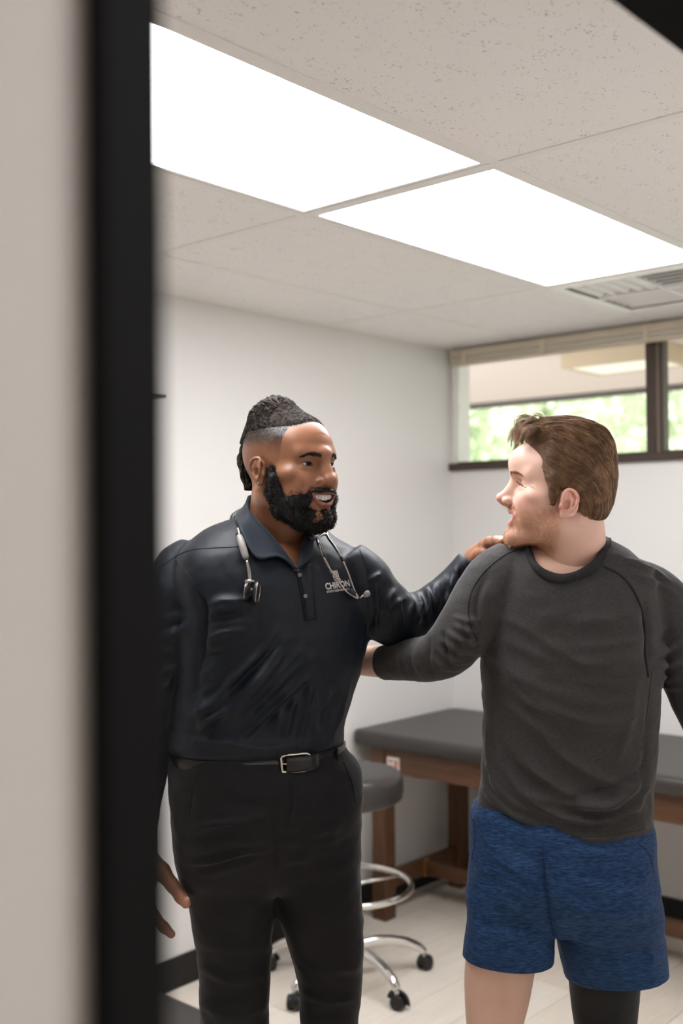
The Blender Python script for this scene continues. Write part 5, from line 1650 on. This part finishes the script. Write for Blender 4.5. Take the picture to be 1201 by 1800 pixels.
v_, q_ = ribbon(np.array([bpt(x, 0.0130, l) for x, l in ((-0.019, 0.004), (0.0, 0.0062), (0.024, 0.0066), (0.038, 0.002), (0.050, -0.006))]), np.array([bpt(x, -0.0165, l) for x, l in ((-0.019, 0.004), (0.0, 0.0066), (0.024, 0.0070), (0.038, 0.003), (0.050, -0.005))]), 0.003, 24, 4)
attach(link('belt_tip', mesh_from('belt_tip', v_, q_, True), m_belt), belt)
for a in (400, 590):
    p0 = hit(tree_b, a, 1336, 0.002)
    if p0 is not None:
        nrm = (CAMPOS-p0)*np.array([1, 1, 0]); nrm /= np.linalg.norm(nrm)
        pl_ = [p0+UP*z for z in (0.024, 0.0, -0.024)]
        tube('belt_loop', pl_, 0.005, m_trouser, belt, 8, flat=(0.35, 1.0))

# body under the clothes, hands
pieces = [(hv, hq, hc)]
bodyD = [(460, 550, 930, 2.29, 0.8, 65, 2.2), (415, 590, 955, 2.28, 0.62, 65, 2.2), (345, 622, 985, 2.26, 0.56, 65, 2.3), (340, 628, 1040, 2.25, 0.58, 65, 2.3), (338, 628, 1120, 2.25, 0.60, 65, 2.3), (336, 600, 1230, 2.25, 0.58, 65, 2.3), (330, 590, 1330, 2.25, 0.58, 65, 2.3), (330, 612, 1430, 2.25, 0.56, 68, 2.3), (345, 612, 1530, 2.25, 0.48, 72, 2.4)]
def shrink(rows, du): return [(r[0]+du, r[1]-du)+tuple(r[2:]) for r in rows]
def thin(rows, dr): return [(a, b, c, r-dr) for a, b, c, r in rows]
bv, bq = fuse([loft(bodyD), limb(thin(ARM_DR, 0.012)), limb(thin(ARM_DL, 0.012)), loft(shrink(LEG_DR, 13)), loft(shrink(LEG_DL, 13))], 0.009, 4)
pieces.append((bv, bq, SKD))
# right hand, hanging: thumb and forefinger show past the door frame
W = lambda u, v, d, r: list(S(u, v, d))+[r]
J = [[W(246, 1470, 2.20, 0.026), W(252, 1508, 2.20, 0.027), W(254, 1545, 2.195, 0.027)],
     [W(252, 1515, 2.20, 0.024), W(259, 1585, 2.175, 0.0135)], [W(250, 1515, 2.20, 0.024), W(248, 1592, 2.19, 0.0135)], [W(247, 1515, 2.205, 0.022), W(238, 1590, 2.205, 0.013)], [W(244, 1515, 2.21, 0.02), W(230, 1580, 2.22, 0.012)],
     [W(259, 1585, 2.175, 0.0118), W(272, 1612, 2.165, 0.0108), W(288, 1630, 2.16, 0.0098), W(301, 1642, 2.16, 0.0082)],
     [W(248, 1592, 2.19, 0.0118), W(250, 1628, 2.18, 0.0108), W(256, 1652, 2.175, 0.0098), W(263, 1666, 2.175, 0.0082)],
     [W(238, 1590, 2.205, 0.0112), W(237, 1626, 2.20, 0.0102), W(242, 1650, 2.195, 0.0094), W(249, 1662, 2.195, 0.008)],
     [W(230, 1580, 2.22, 0.0100), W(228, 1608, 2.215, 0.0090), W(231, 1628, 2.21, 0.0083), W(237, 1640, 2.21, 0.0072)],
     [W(262, 1512, 2.19, 0.021), W(284, 1532, 2.175, 0.0170), W(304, 1557, 2.165, 0.0126), W(318, 1577, 2.16, 0.0114), W(327, 1588, 2.158, 0.0098)]]
v_, q_ = hand_mesh(J)
ptx = to_px(v_); tipw = np.exp(-(((ptx[:, 0]-329)**2+(ptx[:, 1]-1585)**2)/13.0**2)); tip2 = np.exp(-(((ptx[:, 0]-302)**2+(ptx[:, 1]-1643)**2)/9.0**2))
HC = np.array(lin((112, 72, 52)))
col_h = HC[None]*(0.92+0.16*(vnoise(v_, 60, 3)[:, None]*0.5+0.5))+(np.array(lin((190, 132, 108)))-HC)*np.clip(tipw*0.8+tip2*0.3, 0, 1)[:, None]
pieces.append((v_, q_, col_h))
tree_hand = bvh(v_, q_)
nail = trace(tree_hand, [(325, 1578), (331, 1584)], 5, 0.0004)
if len(nail) > 1:
    tube('thumb_nail', nail, [0.003, 0.0052, 0.0056, 0.0052, 0.0035], mat('nail', (206, 154, 136), 0.3, spec=0.5), doc, 10, flat=(1.0, 0.35))
# left hand, laid over the other man's shoulder from behind
J = [[W(826, 1000, 2.345, 0.026), W(838, 982, 2.345, 0.026), W(848, 970, 2.335, 0.022)],
     [W(838, 982, 2.345, 0.02), W(851, 960, 2.315, 0.0125), W(860, 953, 2.285, 0.0108), W(872, 951, 2.255, 0.0100), W(881, 953, 2.235, 0.0085)],
     [W(838, 984, 2.35, 0.02), W(853, 962, 2.335, 0.0125), W(866, 953, 2.310, 0.0108), W(879, 951, 2.285, 0.0100), W(889, 953, 2.265, 0.0085)],
     [W(838, 984, 2.355, 0.02), W(855, 964, 2.355, 0.0122), W(870, 954, 2.335, 0.0104), W(884, 952, 2.312, 0.0096), W(894, 954, 2.295, 0.0082)],
     [W(838, 986, 2.36, 0.018), W(856, 968, 2.370, 0.0115), W(870, 958, 2.358, 0.0095), W(883, 955, 2.340, 0.0086), W(891, 957, 2.328, 0.0074)],
     [W(835, 986, 2.335, 0.018), W(843, 976, 2.312, 0.0140), W(852, 972, 2.298, 0.0118), W(861, 972, 2.288, 0.0100)]]
v_, q_ = hand_mesh(J)
HC2 = np.array(lin((150, 100, 74)))
pieces.append((v_, q_, HC2[None]*(0.92+0.16*(vnoise(v_, 60, 4)[:, None]*0.5+0.5))))
bodyd = join_body('body', pieces, m_skin_d, doc)
m_leather = mat('shoe_black', (24, 23, 23), 0.4, spec=0.5); m_solec = mat('shoe_sole_black', (18, 18, 18), 0.7)
def foot_at(u, v, d, hd, L=0.29):
    p = S(u, v, d); p = np.array([p[0], p[1], 0.0]); a = heading(hd)
    return p-a*0.08, p+a*(L-0.08)
for (u, v, d, hd) in ((416, 2220, 2.28, 80), (592, 2205, 2.31, 62)):
    h_, t_ = foot_at(u, v, d, hd); shoe(doc, h_, t_, m_leather, m_solec)
# =============================== the patient
pfoot = S(1000, 900, 2.2)*np.array([1, 1, 0])
pat = empty('person', pfoot, 'man in a charcoal long-sleeved top and blue shorts', 'person')
m_tee = cloth_mat('charcoal_heather', (52, 50, 50), (72, 69, 68), 150, (1, 1, 5), 0.85, sheen=0.15, lo=0.3, hi=0.75, spec=0.25)
m_rib = cloth_mat('charcoal_rib', (40, 39, 40), (48, 47, 48), 120, (1, 1, 1), 0.85, spec=0.25)
m_short = cloth_mat('blue_heather', (19, 48, 86), (58, 94, 138), 62, (1, 1, 8), 0.75, lo=0.42, hi=0.78, spec=0.3)
m_navy = mat('short_seam_navy', (17, 42, 76), 0.8)
m_sleeve = cloth_mat('black_compression', (20, 20, 22), (24, 24, 26), 80, (1, 1, 1), 0.6, spec=0.35)
head_me = patient_head(pat)
pv, pq, pc = mesh_arrays(head_me)
SKP = np.array(lin((230, 188, 166)))

TORSO_P = [(938, 1062, 943, 2.21, 0.85, 98, 2.2), (896, 1092, 961, 2.21, 0.70, 98, 2.3), (880, 1118, 980, 2.20, 0.62, 98, 2.4), (858, 1142, 1010, 2.20, 0.60, 98, 2.4), (848, 1155, 1050, 2.20, 0.62, 98, 2.4), (847, 1160, 1110, 2.20, 0.66, 98, 2.4),
           (848, 1158, 1180, 2.20, 0.68, 98, 2.4), (851, 1154, 1260, 2.20, 0.68, 98, 2.4, 0.04), (851, 1148, 1340, 2.20, 0.68, 98, 2.4, 0.08), (845, 1142, 1400, 2.20, 0.68, 98, 2.4, 0.11), (841, 1143, 1432, 2.20, 0.68, 98, 2.4, 0.12), (840, 1146, 1462, 2.20, 0.68, 98, 2.4, 0.13)]
ARM_PR = [(910, 990, 2.21, 0.055), (878, 1018, 2.20, 0.066), (852, 1050, 2.19, 0.063), (822, 1096, 2.18, 0.058), (795, 1136, 2.19, 0.054), (765, 1156, 2.21, 0.048), (725, 1160, 2.26, 0.0435), (674, 1165, 2.33, 0.0375)]
ARM_PL = [(1090, 1012, 2.22, 0.045), (1135, 1042, 2.21, 0.062), (1170, 1078, 2.20, 0.068), (1200, 1140, 2.20, 0.066), (1224, 1210, 2.19, 0.058), (1250, 1285, 2.16, 0.050), (1268, 1340, 2.13, 0.044)]
V, Q = fuse([loft(TORSO_P), limb(ARM_PR), limb(ARM_PL)], 0.0047, 6)
tree = bvh(V, Q)
V = folds(V, Q, tree, [
    ([(800, 1100), (820, 1108), (850, 1112)], 0.005, 0.006), ([(788, 1112), (812, 1124), (846, 1130)], 0.005, 0.006), ([(778, 1126), (802, 1140), (838, 1148)], 0.005, 0.006), ([(770, 1142), (794, 1160), (826, 1162)], 0.005, 0.006), ([(762, 1160), (786, 1174), (808, 1176)], 0.004, 0.006),
    ([(800, 1085), (822, 1092), (846, 1092)], 0.004, 0.006), ([(756, 1130), (752, 1160), (760, 1186)], -0.004, 0.007), ([(738, 1128), (734, 1160), (742, 1190)], 0.002, 0.008),
    ([(842, 1130), (838, 1100), (840, 1050), (858, 1010)], -0.004, 0.008),
    ([(1100, 985), (1128, 992), (1160, 1008)], 0.003, 0.007), ([(1105, 990), (1140, 1003), (1178, 1022)], 0.005, 0.007), ([(1110, 1010), (1150, 1025), (1190, 1044)], 0.004, 0.008),
    ([(1142, 1150), (1170, 1140), (1201, 1120)], 0.005, 0.008), ([(1148, 1172), (1175, 1168), (1205, 1150)], 0.005, 0.008), ([(1156, 1190), (1180, 1190), (1210, 1180)], 0.005, 0.007), ([(1160, 1204), (1190, 1208), (1220, 1200)], 0.004, 0.006),
    ([(1132, 1060), (1138, 1110), (1138, 1160)], -0.005, 0.010),
    ([(900, 1300), (960, 1370), (1040, 1410), (1130, 1420)], 0.005, 0.012), ([(880, 1340), (930, 1400), (1010, 1445), (1130, 1450)], 0.006, 0.010), ([(935, 1270), (990, 1330), (1060, 1370), (1140, 1385)], 0.005, 0.013), ([(960, 1130), (1040, 1170), (1120, 1150)], 0.004, 0.014),
    ([(900, 1180), (960, 1240), (1050, 1270), (1140, 1250)], 0.004, 0.014), ([(856, 1290), (864, 1340), (880, 1390), (930, 1440)], 0.005, 0.010), ([(850, 1380), (880, 1420), (940, 1455)], 0.005, 0.009), ([(1140, 1380), (1110, 1420), (1060, 1456)], 0.005, 0.009),
    ([(880, 1120), (905, 1200), (940, 1250)], 0.003, 0.014), ([(1120, 1200), (1100, 1290), (1080, 1340)], 0.004, 0.014), ([(1142, 1230), (1136, 1320), (1124, 1390)], -0.004, 0.008)]
    + family((856, 1250), (846, 1420), (1000, 1400), (960, 1470), 7, 0.0045, 0.009, 21, 0.12) + family((1000, 1400), (960, 1470), (1150, 1340), (1142, 1460), 8, 0.0045, 0.009, 22, 0.10) + family((870, 1060), (860, 1240), (1000, 1120), (990, 1330), 5, 0.003, 0.013, 23, 0.05) + family((1000, 1080), (1000, 1300), (1140, 1060), (1140, 1280), 6, 0.003, 0.013, 24, 0.05)
    + family((775, 1110), (840, 1080), (790, 1180), (850, 1130), 5, 0.004, 0.0055, 25) + family((690, 1135), (750, 1130), (700, 1190), (760, 1185), 4, 0.0015, 0.008, 26) + family((1140, 1100), (1160, 1210), (1230, 1090), (1240, 1220), 7, 0.004, 0.007, 27), 2.1)
V = wrinkle(V, Q, 0.0022, 13, 15, (1, 1, 2.0)); V = wrinkle(V, Q, 0.0009, 42, 16)
tree_p = bvh(V, Q); tree_ph = bvh(pv, pq)
# laughing, nearly closed eye: lash line and lid fold on the side we see
tube('eyelashes', trace(tree_ph, [(908, 846), (914, 851), (920, 855), (926, 857)], 10, 0.0002), 0.0011*np.sin(np.linspace(0.6, np.pi-0.3, 10)), MATS['lashes_96'], pat, 6)
tube('lid_fold', trace(tree_ph, [(907, 839), (914, 843), (923, 851)], 10, 0.0), 0.0007*np.sin(np.linspace(0.4, np.pi-0.3, 10)), MATS['crease_204'], pat, 6)
# neckline
inn_px = [(934, 968), (945, 991), (966, 1005), (990, 1010), (1018, 1002), (1046, 980), (1063, 948)]
out_px = [(925, 969), (934, 996), (955, 1017), (984, 1026), (1018, 1018), (1054, 998), (1074, 950)]
sh_hit = lambda a, b, l, d: (lambda h: h if h is not None else S(a, b, d))(hit(tree_p, a, b, l))
inn = [sh_hit(a, b, 0.004, 2.2) for a, b in inn_px]; out_ = [sh_hit(a, b, 0.003, 2.2) for a, b in out_px]
inn[0] = S(934, 966, 2.20); out_[0] = S(926, 970, 2.20); inn[-1] = S(1061, 948, 2.215); out_[-1] = S(1071, 951, 2.215)
bi = [S(1050, 935, 2.27), S(1000, 928, 2.295), S(950, 944, 2.26)]; bo = [S(1064, 944, 2.285), S(1000, 938, 2.315), S(938, 955, 2.27)]
ia = catmull(np.vstack([inn, bi, inn[:1]]), 72)[:-1]; oa = catmull(np.vstack([out_, bo, out_[:1]]), 72)[:-1]
def ride(P, lift):
    out = []
    for p in P:
        l_, n_, _, _ = tree_p.find_nearest(Vector(p)); out.append(np.array(l_)+np.array(n_)*lift)
    return np.array(out)
oa = ride(oa, 0.0025)
# cut the shirt away inside the collar loop
mid = ia*0.6+oa*0.4; cen = mid.mean(0); _, _, vt = np.linalg.svd(mid-cen); pn = vt[2]; pn = pn*np.sign(pn[2])
e1, e2 = vt[0], vt[1]; pl2 = np.stack([(mid-cen)@e1, (mid-cen)@e2], 1); v2 = np.stack([(V-cen)@e1, (V-cen)@e2], 1)
kill = in_poly(v2, [tuple(q) for q in pl2]) & ((V-cen)@pn > -0.02)
sV, sQ = drop_verts(V, Q, kill)
hp = S(990, 1458, 2.2)
sV, sQ = cut_plane(sV, sQ, hp, -UP-0.125*AX_R)
cu = S(676, 1165, 2.328); cd = S(674, 1165, 2.33)-S(725, 1160, 2.26); cd /= np.linalg.norm(cd)
sV, sQ = cut_plane(sV, sQ, cu, cd, np.linalg.norm(sV-cu, axis=1) < 0.09)
sV, sQ = solid(sV, sQ, 0.0022)

tee = link('long_sleeved_top', mesh_from('long_sleeved_top', sV, sQ, True), m_tee); attach(tee, pat)
n = len(ia); rows = 5
G = np.stack([ia*(1-s)+oa*s for s in np.linspace(0, 1, rows)], 1); Vc = G.reshape(-1, 3)
Qc = np.array([(i*rows+k, ((i+1) % n)*rows+k, ((i+1) % n)*rows+k+1, i*rows+k+1) for i in range(n) for k in range(rows-1)], np.int32)
Nc = vnormals(Vc, Qc)
if np.sum(Nc*(Vc-cen)) < 0: Qc = Qc[:, ::-1]; Nc = -Nc
Vc = Vc+Nc*(0.002+0.003*np.tile(np.sin(np.linspace(0, np.pi, rows)), n))[:, None]
v_, q_ = solid(Vc, Qc, 0.004)
attach(link('crew_collar', mesh_from('crew_collar', v_, q_, True), m_rib), tee)
for px_ in ([(921, 966), (895, 972), (868, 990), (846, 1012), (829, 1040), (823, 1070), (828, 1100), (840, 1128)], [(1062, 996), (1090, 1010), (1112, 1035), (1128, 1070), (1134, 1110), (1135, 1150), (1140, 1190)]):
    seam('raglan_seam', tree_p, px_, mat('seam_black', (24, 24, 26), 0.8), tee, 0.0013 if px_[0][0] < 1000 else 0.0026, 36, 0.0004)
seam('side_seam', tree_p, [(1147, 1180), (1138, 1250), (1128, 1320)], m_tee, tee, 0.0012, 24)
# hem stitching
seam('hem_stitch', tree_p, [(846, 1418), (880, 1436), (930, 1456), (990, 1468), (1060, 1470), (1140, 1456)], MATS['seam_black'], tee, 0.0007, 50, 0.0002)

# shorts
HIP_P = [(862, 1130, 1395, 2.20, 0.62, 98, 2.4, 0.12), (850, 1138, 1418, 2.20, 0.66, 98, 2.4, 0.12), (832, 1145, 1440, 2.20, 0.70, 98, 2.4, 0.12), (828, 1146, 1460, 2.20, 0.72, 98, 2.4, 0.10), (828, 1149, 1490, 2.20, 0.74, 98, 2.4, 0.08), (825, 1154, 1540, 2.20, 0.74, 98, 2.5, 0.06), (821, 1161, 1590, 2.20, 0.62, 98, 2.6, 0.05), (825, 1160, 1625, 2.20, 0.50, 98, 2.8, 0.05)]
LEG_SR = [(822, 975, 1560, 2.19, 0.95, 100, 2.3), (820, 975, 1610, 2.18, 0.98, 100, 2.3), (817, 974, 1660, 2.18, 1.0, 100, 2.3), (815, 972, 1692, 2.18, 1.0, 100, 2.3), (815, 972, 1712, 2.18, 1.0, 100, 2.3)]
LEG_SL = [(968, 1158, 1560, 2.21, 0.90, 96, 2.3), (973, 1163, 1620, 2.21, 0.92, 96, 2.3), (983, 1169, 1675, 2.21, 0.92, 96, 2.3), (994, 1174, 1716, 2.21, 0.92, 96, 2.3), (995, 1175, 1736, 2.21, 0.92, 96, 2.3)]
V, Q = fuse([loft(HIP_P), loft(LEG_SR), loft(LEG_SL)], 0.0052, 8)
tree = bvh(V, Q)
V = folds(V, Q, tree, [([(860, 1500), (910, 1530), (955, 1560)], 0.006, 0.009), ([(850, 1530), (900, 1550), (955, 1590)], 0.006, 0.010), ([(846, 1470), (890, 1505), (945, 1535)], 0.005, 0.009), ([(860, 1575), (905, 1590), (950, 1625)], 0.004, 0.010),
    ([(955, 1500), (958, 1560), (966, 1620), (972, 1660)], -0.009, 0.010), ([(985, 1530), (1040, 1555), (1100, 1545)], 0.005, 0.011), ([(980, 1570), (1040, 1600), (1120, 1600)], 0.005, 0.012), ([(1150, 1520), (1120, 1560), (1060, 1580)], 0.005, 0.010), ([(1000, 1640), (1060, 1660), (1140, 1640)], 0.004, 0.013), ([(830, 1620), (850, 1660), (845, 1690)], 0.004, 0.010), ([(920, 1640), (930, 1680), (925, 1700)], 0.004, 0.010), ([(1080, 1660), (1090, 1710)], 0.004, 0.010), ([(1140, 1660), (1148, 1700)], 0.005, 0.010)]
    + family((830, 1480), (825, 1640), (955, 1530), (965, 1640), 7, 0.004, 0.009, 31) + family((985, 1500), (985, 1660), (1150, 1500), (1160, 1660), 8, 0.0035, 0.011, 32), 1.4)
V = wrinkle(V, Q, 0.0025, 14, 25, (1, 1, 1.3)); V = wrinkle(V, Q, 0.0008, 42, 26)
isR = (V-S(973, 1650, 2.2))@AX_R < 0
sV, sQ = cut_plane(V, Q, S(894, 1680, 2.18), -UP-0.04*AX_R, isR)
isL = (sV-S(973, 1650, 2.2))@AX_R >= 0
sV, sQ = cut_plane(sV, sQ, S(1085, 1707, 2.21), -UP+0.05*AX_R, isL)
sV, sQ = solid(sV, sQ, 0.002)
shorts = link('shorts', mesh_from('shorts', sV, sQ, True), m_short); attach(shorts, pat)
tree_sh = bvh(V, Q)
seam('front_seam', tree_sh, [(955, 1490), (958, 1540), (966, 1600), (973, 1645)], m_navy, shorts, 0.0009, 30)
seam('pocket_seam', tree_sh, [(1120, 1480), (1140, 1500), (1150, 1535)], m_navy, shorts, 0.0009, 20)
seam('pocket_seam', tree_sh, [(832, 1440), (836, 1470), (830, 1510)], m_navy, shorts, 0.0009, 20)

# body
LEG_PR = [(838, 965, 1560, 2.19, 0.95, 100, 2.2), (826, 952, 1640, 2.18, 0.98, 100, 2.1), (817, 940, 1705, 2.18, 1.0, 100, 2.1), (817, 931, 1755, 2.18, 1.0, 100, 2.1), (820, 919, 1805, 2.17, 1.0, 100, 2.0), (826, 908, 1880, 2.16, 1.05, 100, 2.0), (824, 912, 1990, 2.19, 1.1, 100, 2.0), (836, 898, 2120, 2.22, 1.0, 100, 2.0), (846, 890, 2230, 2.23, 1.1, 100, 2.0), (846, 890, 2290, 2.23, 1.1, 100, 2.0)]
LEG_PL = [(990, 1140, 1560, 2.22, 0.9, 96, 2.2), (998, 1132, 1640, 2.22, 0.95, 96, 2.1), (1002, 1124, 1710, 2.21, 1.0, 96, 2.1), (1007, 1119, 1760, 2.21, 1.0, 96, 2.1), (1013, 1115, 1805, 2.20, 1.0, 96, 2.0), (1022, 1110, 1880, 2.20, 1.05, 96, 2.0), (1022, 1112, 1990, 2.23, 1.1, 96, 2.0), (1034, 1098, 2120, 2.26, 1.0, 96, 2.0), (1044, 1090, 2220, 2.27, 1.1, 96, 2.0), (1044, 1090, 2260, 2.27, 1.1, 96, 2.0)]
bodyP = [(950, 1050, 950, 2.215, 0.85, 98, 2.2), (905, 1085, 972, 2.21, 0.62, 98, 2.3), (872, 1125, 1000, 2.20, 0.56, 98, 2.3), (866, 1138, 1050, 2.20, 0.57, 98, 2.3), (866, 1138, 1130, 2.20, 0.60, 98, 2.3), (872, 1130, 1260, 2.20, 0.60, 98, 2.3), (868, 1126, 1370, 2.20, 0.60, 98, 2.3), (858, 1128, 1470, 2.20, 0.60, 98, 2.3), (850, 1140, 1560, 2.20, 0.56, 98, 2.4), (850, 1140, 1610, 2.20, 0.5, 98, 2.4)]
FORE_PR = thin(ARM_PR[:-1], 0.010) + [(690, 1163, 2.31, 0.036), (650, 1162, 2.365, 0.0335), (610, 1162, 2.42, 0.029), (585, 1162, 2.45, 0.027)]
FORE_PL = thin(ARM_PL, 0.010) + [(1285, 1400, 2.09, 0.030), (1294, 1430, 2.075, 0.027)]
bv, bq = fuse([loft(bodyP), limb(FORE_PR), limb(FORE_PL), loft(LEG_PR), loft(LEG_PL)], 0.0075, 4)
N_ = vnormals(bv, bq); bpx = to_px(bv)
nz_ = vnoise(bv, 9, 41)[:, None]*0.5+0.5
bc = SKP[None]*(0.93+0.12*nz_)
kn = np.exp(-(((bpx[:, 1]-1890)/60)**2))[:, None]; bc = bc*(1-0.25*kn)+np.array(lin((206, 132, 110)))*0.25*kn
pieces = [(pv, pq, pc), (bv, bq, bc)]
wr = S(585, 1162, 2.45); al = heading(195)*0.75+AX_F*0.55-UP*0.1; al /= np.linalg.norm(al)
ac = UP-al*(UP@al); ac /= np.linalg.norm(ac); upn = np.cross(al, ac)
if upn@AX_F < 0: upn = -upn
J = plain_hand(S(578, 1162, 2.455), al, ac, upn, 0.30)
v_, q_ = hand_mesh(J, 0.0025); pieces.append((v_, q_, SKP))
al = S(1310, 1480, 2.05)-S(1290, 1420, 2.08); al /= np.linalg.norm(al); ac = -AX_R; ac = ac-al*(ac@al); ac /= np.linalg.norm(ac); upn = np.cross(ac, al)
if upn@AX_R < 0 and False: upn = -upn
J = plain_hand(S(1294, 1430, 2.075), al, ac, upn, 0.35)
v_, q_ = hand_mesh(J, 0.0025); pieces.append((v_, q_, SKP))
join_body('body', pieces, m_skin_p, pat)
# black sleeve on one leg
grow = [(r[0]-3, r[1]+3)+tuple(r[2:]) for r in LEG_PL[1:9]]
v_, f_ = loft(grow); lv, lq = fuse([(v_, f_)], 0.006, 2)
lv = wrinkle(lv, lq, 0.0012, 22, 31)
attach(link('leg_sleeve', mesh_from('leg_sleeve', lv, lq, True), m_sleeve), pat)
m_shoe_g = mat('trainer_grey', (150, 150, 152), 0.6); m_sole_w = mat('trainer_sole', (225, 225, 222), 0.6)
for (u, v, d, hd) in ((868, 2240, 2.23, 100), (1067, 2225, 2.27, 88)):
    h_, t_ = foot_at(u, v, d, hd); shoe(pat, h_, t_, m_shoe_g, m_sole_w)

# =============================== the stethoscope
m_tubing = mat('stethoscope_tubing', (24, 24, 26), 0.35, spec=0.5)
m_sil = mat('stethoscope_steel', (176, 170, 164), 0.25, metal=1.0)
m_grip = mat('stethoscope_grip', (150, 146, 142), 0.4, spec=0.4)
def sp(u, v, lift=0.010):
    p = hit(tree_s, u, v, lift)
    return p if p is not None else S(u, v, 2.15)
steth = empty('stethoscope', S(490, 960, 2.15), 'black and silver stethoscope hung round the neck of the man in black', 'stethoscope')
back = [S(546, 944, 2.185), S(556, 922, 2.24), S(562, 905, 2.30), S(540, 893, 2.365), S(490, 888, 2.405), S(440, 892, 2.375), S(411, 906, 2.30), S(410, 922, 2.25), S(415, 938, 2.205)]
tube('tubing', catmull([sp(553, 952, 0.012)]+back+[sp(420, 948, 0.012)], 60), 0.0052, m_tubing, steth, 10)
tube('chest_stem', catmull([sp(417, 938, 0.014), sp(421, 950, 0.014)], 6), 0.0030, m_sil, steth, 10)
tube('grip', catmull([sp(420, 951, 0.014), sp(425, 968, 0.015), sp(431, 987, 0.015)], 14), [0.0052, 0.0062, 0.0068, 0.0070, 0.0072, 0.0072, 0.0072, 0.0072, 0.0072, 0.0072, 0.0070, 0.0068, 0.0064, 0.0048], m_grip, steth, 14)
tube('chest_stem', catmull([sp(432, 990, 0.015), sp(436, 1010, 0.016), sp(439, 1030, 0.018)], 10), 0.0038, m_sil, steth, 10)
cpos = sp(441, 1040, 0.020); axd = AX_R*0.98-AX_F*0.10+UP*-0.10; axd /= np.linalg.norm(axd)
cp = attach(empty('chestpiece', cpos), steth)
lathe('drum', [(0.004, -0.011), (0.017, -0.011), (0.0185, -0.009), (0.0175, -0.006), (0.009, -0.003), (0.009, 0.003), (0.020, 0.006), (0.0225, 0.009), (0.0225, 0.012), (0.004, 0.012)], m_tubing, cp, 32, tuple(cpos), axis=tuple(axd))
for off, rr in ((-0.0112, 0.0165), (0.0120, 0.0215)):
    th = np.linspace(0, 2*np.pi, 40, endpoint=False); a1 = np.cross(axd, UP); a1 /= np.linalg.norm(a1); a2 = np.cross(axd, a1)
    tube('rim', cpos+axd*off+rr*(np.cos(th)[:, None]*a1+np.sin(th)[:, None]*a2), 0.0011, m_sil, cp, 8, closed=True)
tube('yoke', [sp(437, 1026, 0.020)-AX_R*0.008, sp(437, 1026, 0.020)+AX_R*0.010], 0.0042, m_sil, cp, 10)
# fork and ear tubes
tube('fork', catmull([sp(547, 936, 0.020), sp(550, 947, 0.016), sp(553, 955, 0.014), sp(560, 950, 0.014), sp(568, 949, 0.014), sp(574, 956, 0.013)], 30), 0.0030, m_sil, steth, 10)
tube('fork', catmull([sp(562, 936, 0.02), sp(567, 943, 0.016), sp(571, 951, 0.014)], 12), 0.0030, m_sil, steth, 10)
tube('ear_tube', catmull([sp(553, 957, 0.012), sp(558, 970, 0.011), sp(572, 998, 0.011), sp(588, 1022, 0.011), sp(602, 1040, 0.012), sp(614, 1049, 0.012), sp(625, 1052, 0.012)], 50), [0.0027]*18+[0.0020]*32, m_sil, steth, 10)
tube('ear_tube', catmull([sp(573, 955, 0.013), sp(584, 968, 0.011), sp(594, 984, 0.011), sp(606, 1008, 0.011), sp(618, 1034, 0.011), sp(629, 1047, 0.012), sp(625, 1050, 0.013), sp(620, 1044, 0.013)], 50), [0.0027]*18+[0.0020]*32, m_sil, steth, 10)
tube('tube_sleeve', catmull([sp(556, 962, 0.0118), sp(566, 985, 0.0118)], 10), 0.0033, m_tubing, steth, 10)
tube('tube_sleeve', catmull([sp(594, 984, 0.0118), sp(598, 992, 0.0118)], 10), 0.0032, m_tubing, steth, 10)
tube('ear_tip_stem', [sp(628, 1051, 0.013), sp(638, 1044, 0.014)], 0.0020, m_sil, steth, 8)
lathe('ear_tip', [(0.0022, 0), (0.0042, 0.002), (0.0062, 0.007), (0.0064, 0.011), (0.0046, 0.0145), (0.001, 0.0155)], mat('ear_tip_grey', (140, 142, 146), 0.4), steth, 20, tuple(sp(638, 1045, 0.014)), axis=tuple(AX_R*0.8+UP*0.5))
lathe('ear_tip', [(0.0022, 0), (0.0042, 0.002), (0.0062, 0.007), (0.0064, 0.011), (0.0046, 0.0145), (0.001, 0.0155)], mat('ear_tip_dark', (40, 42, 52), 0.4), steth, 20, tuple(sp(620, 1044, 0.013)), axis=tuple(-AX_R*0.85+UP*0.5))
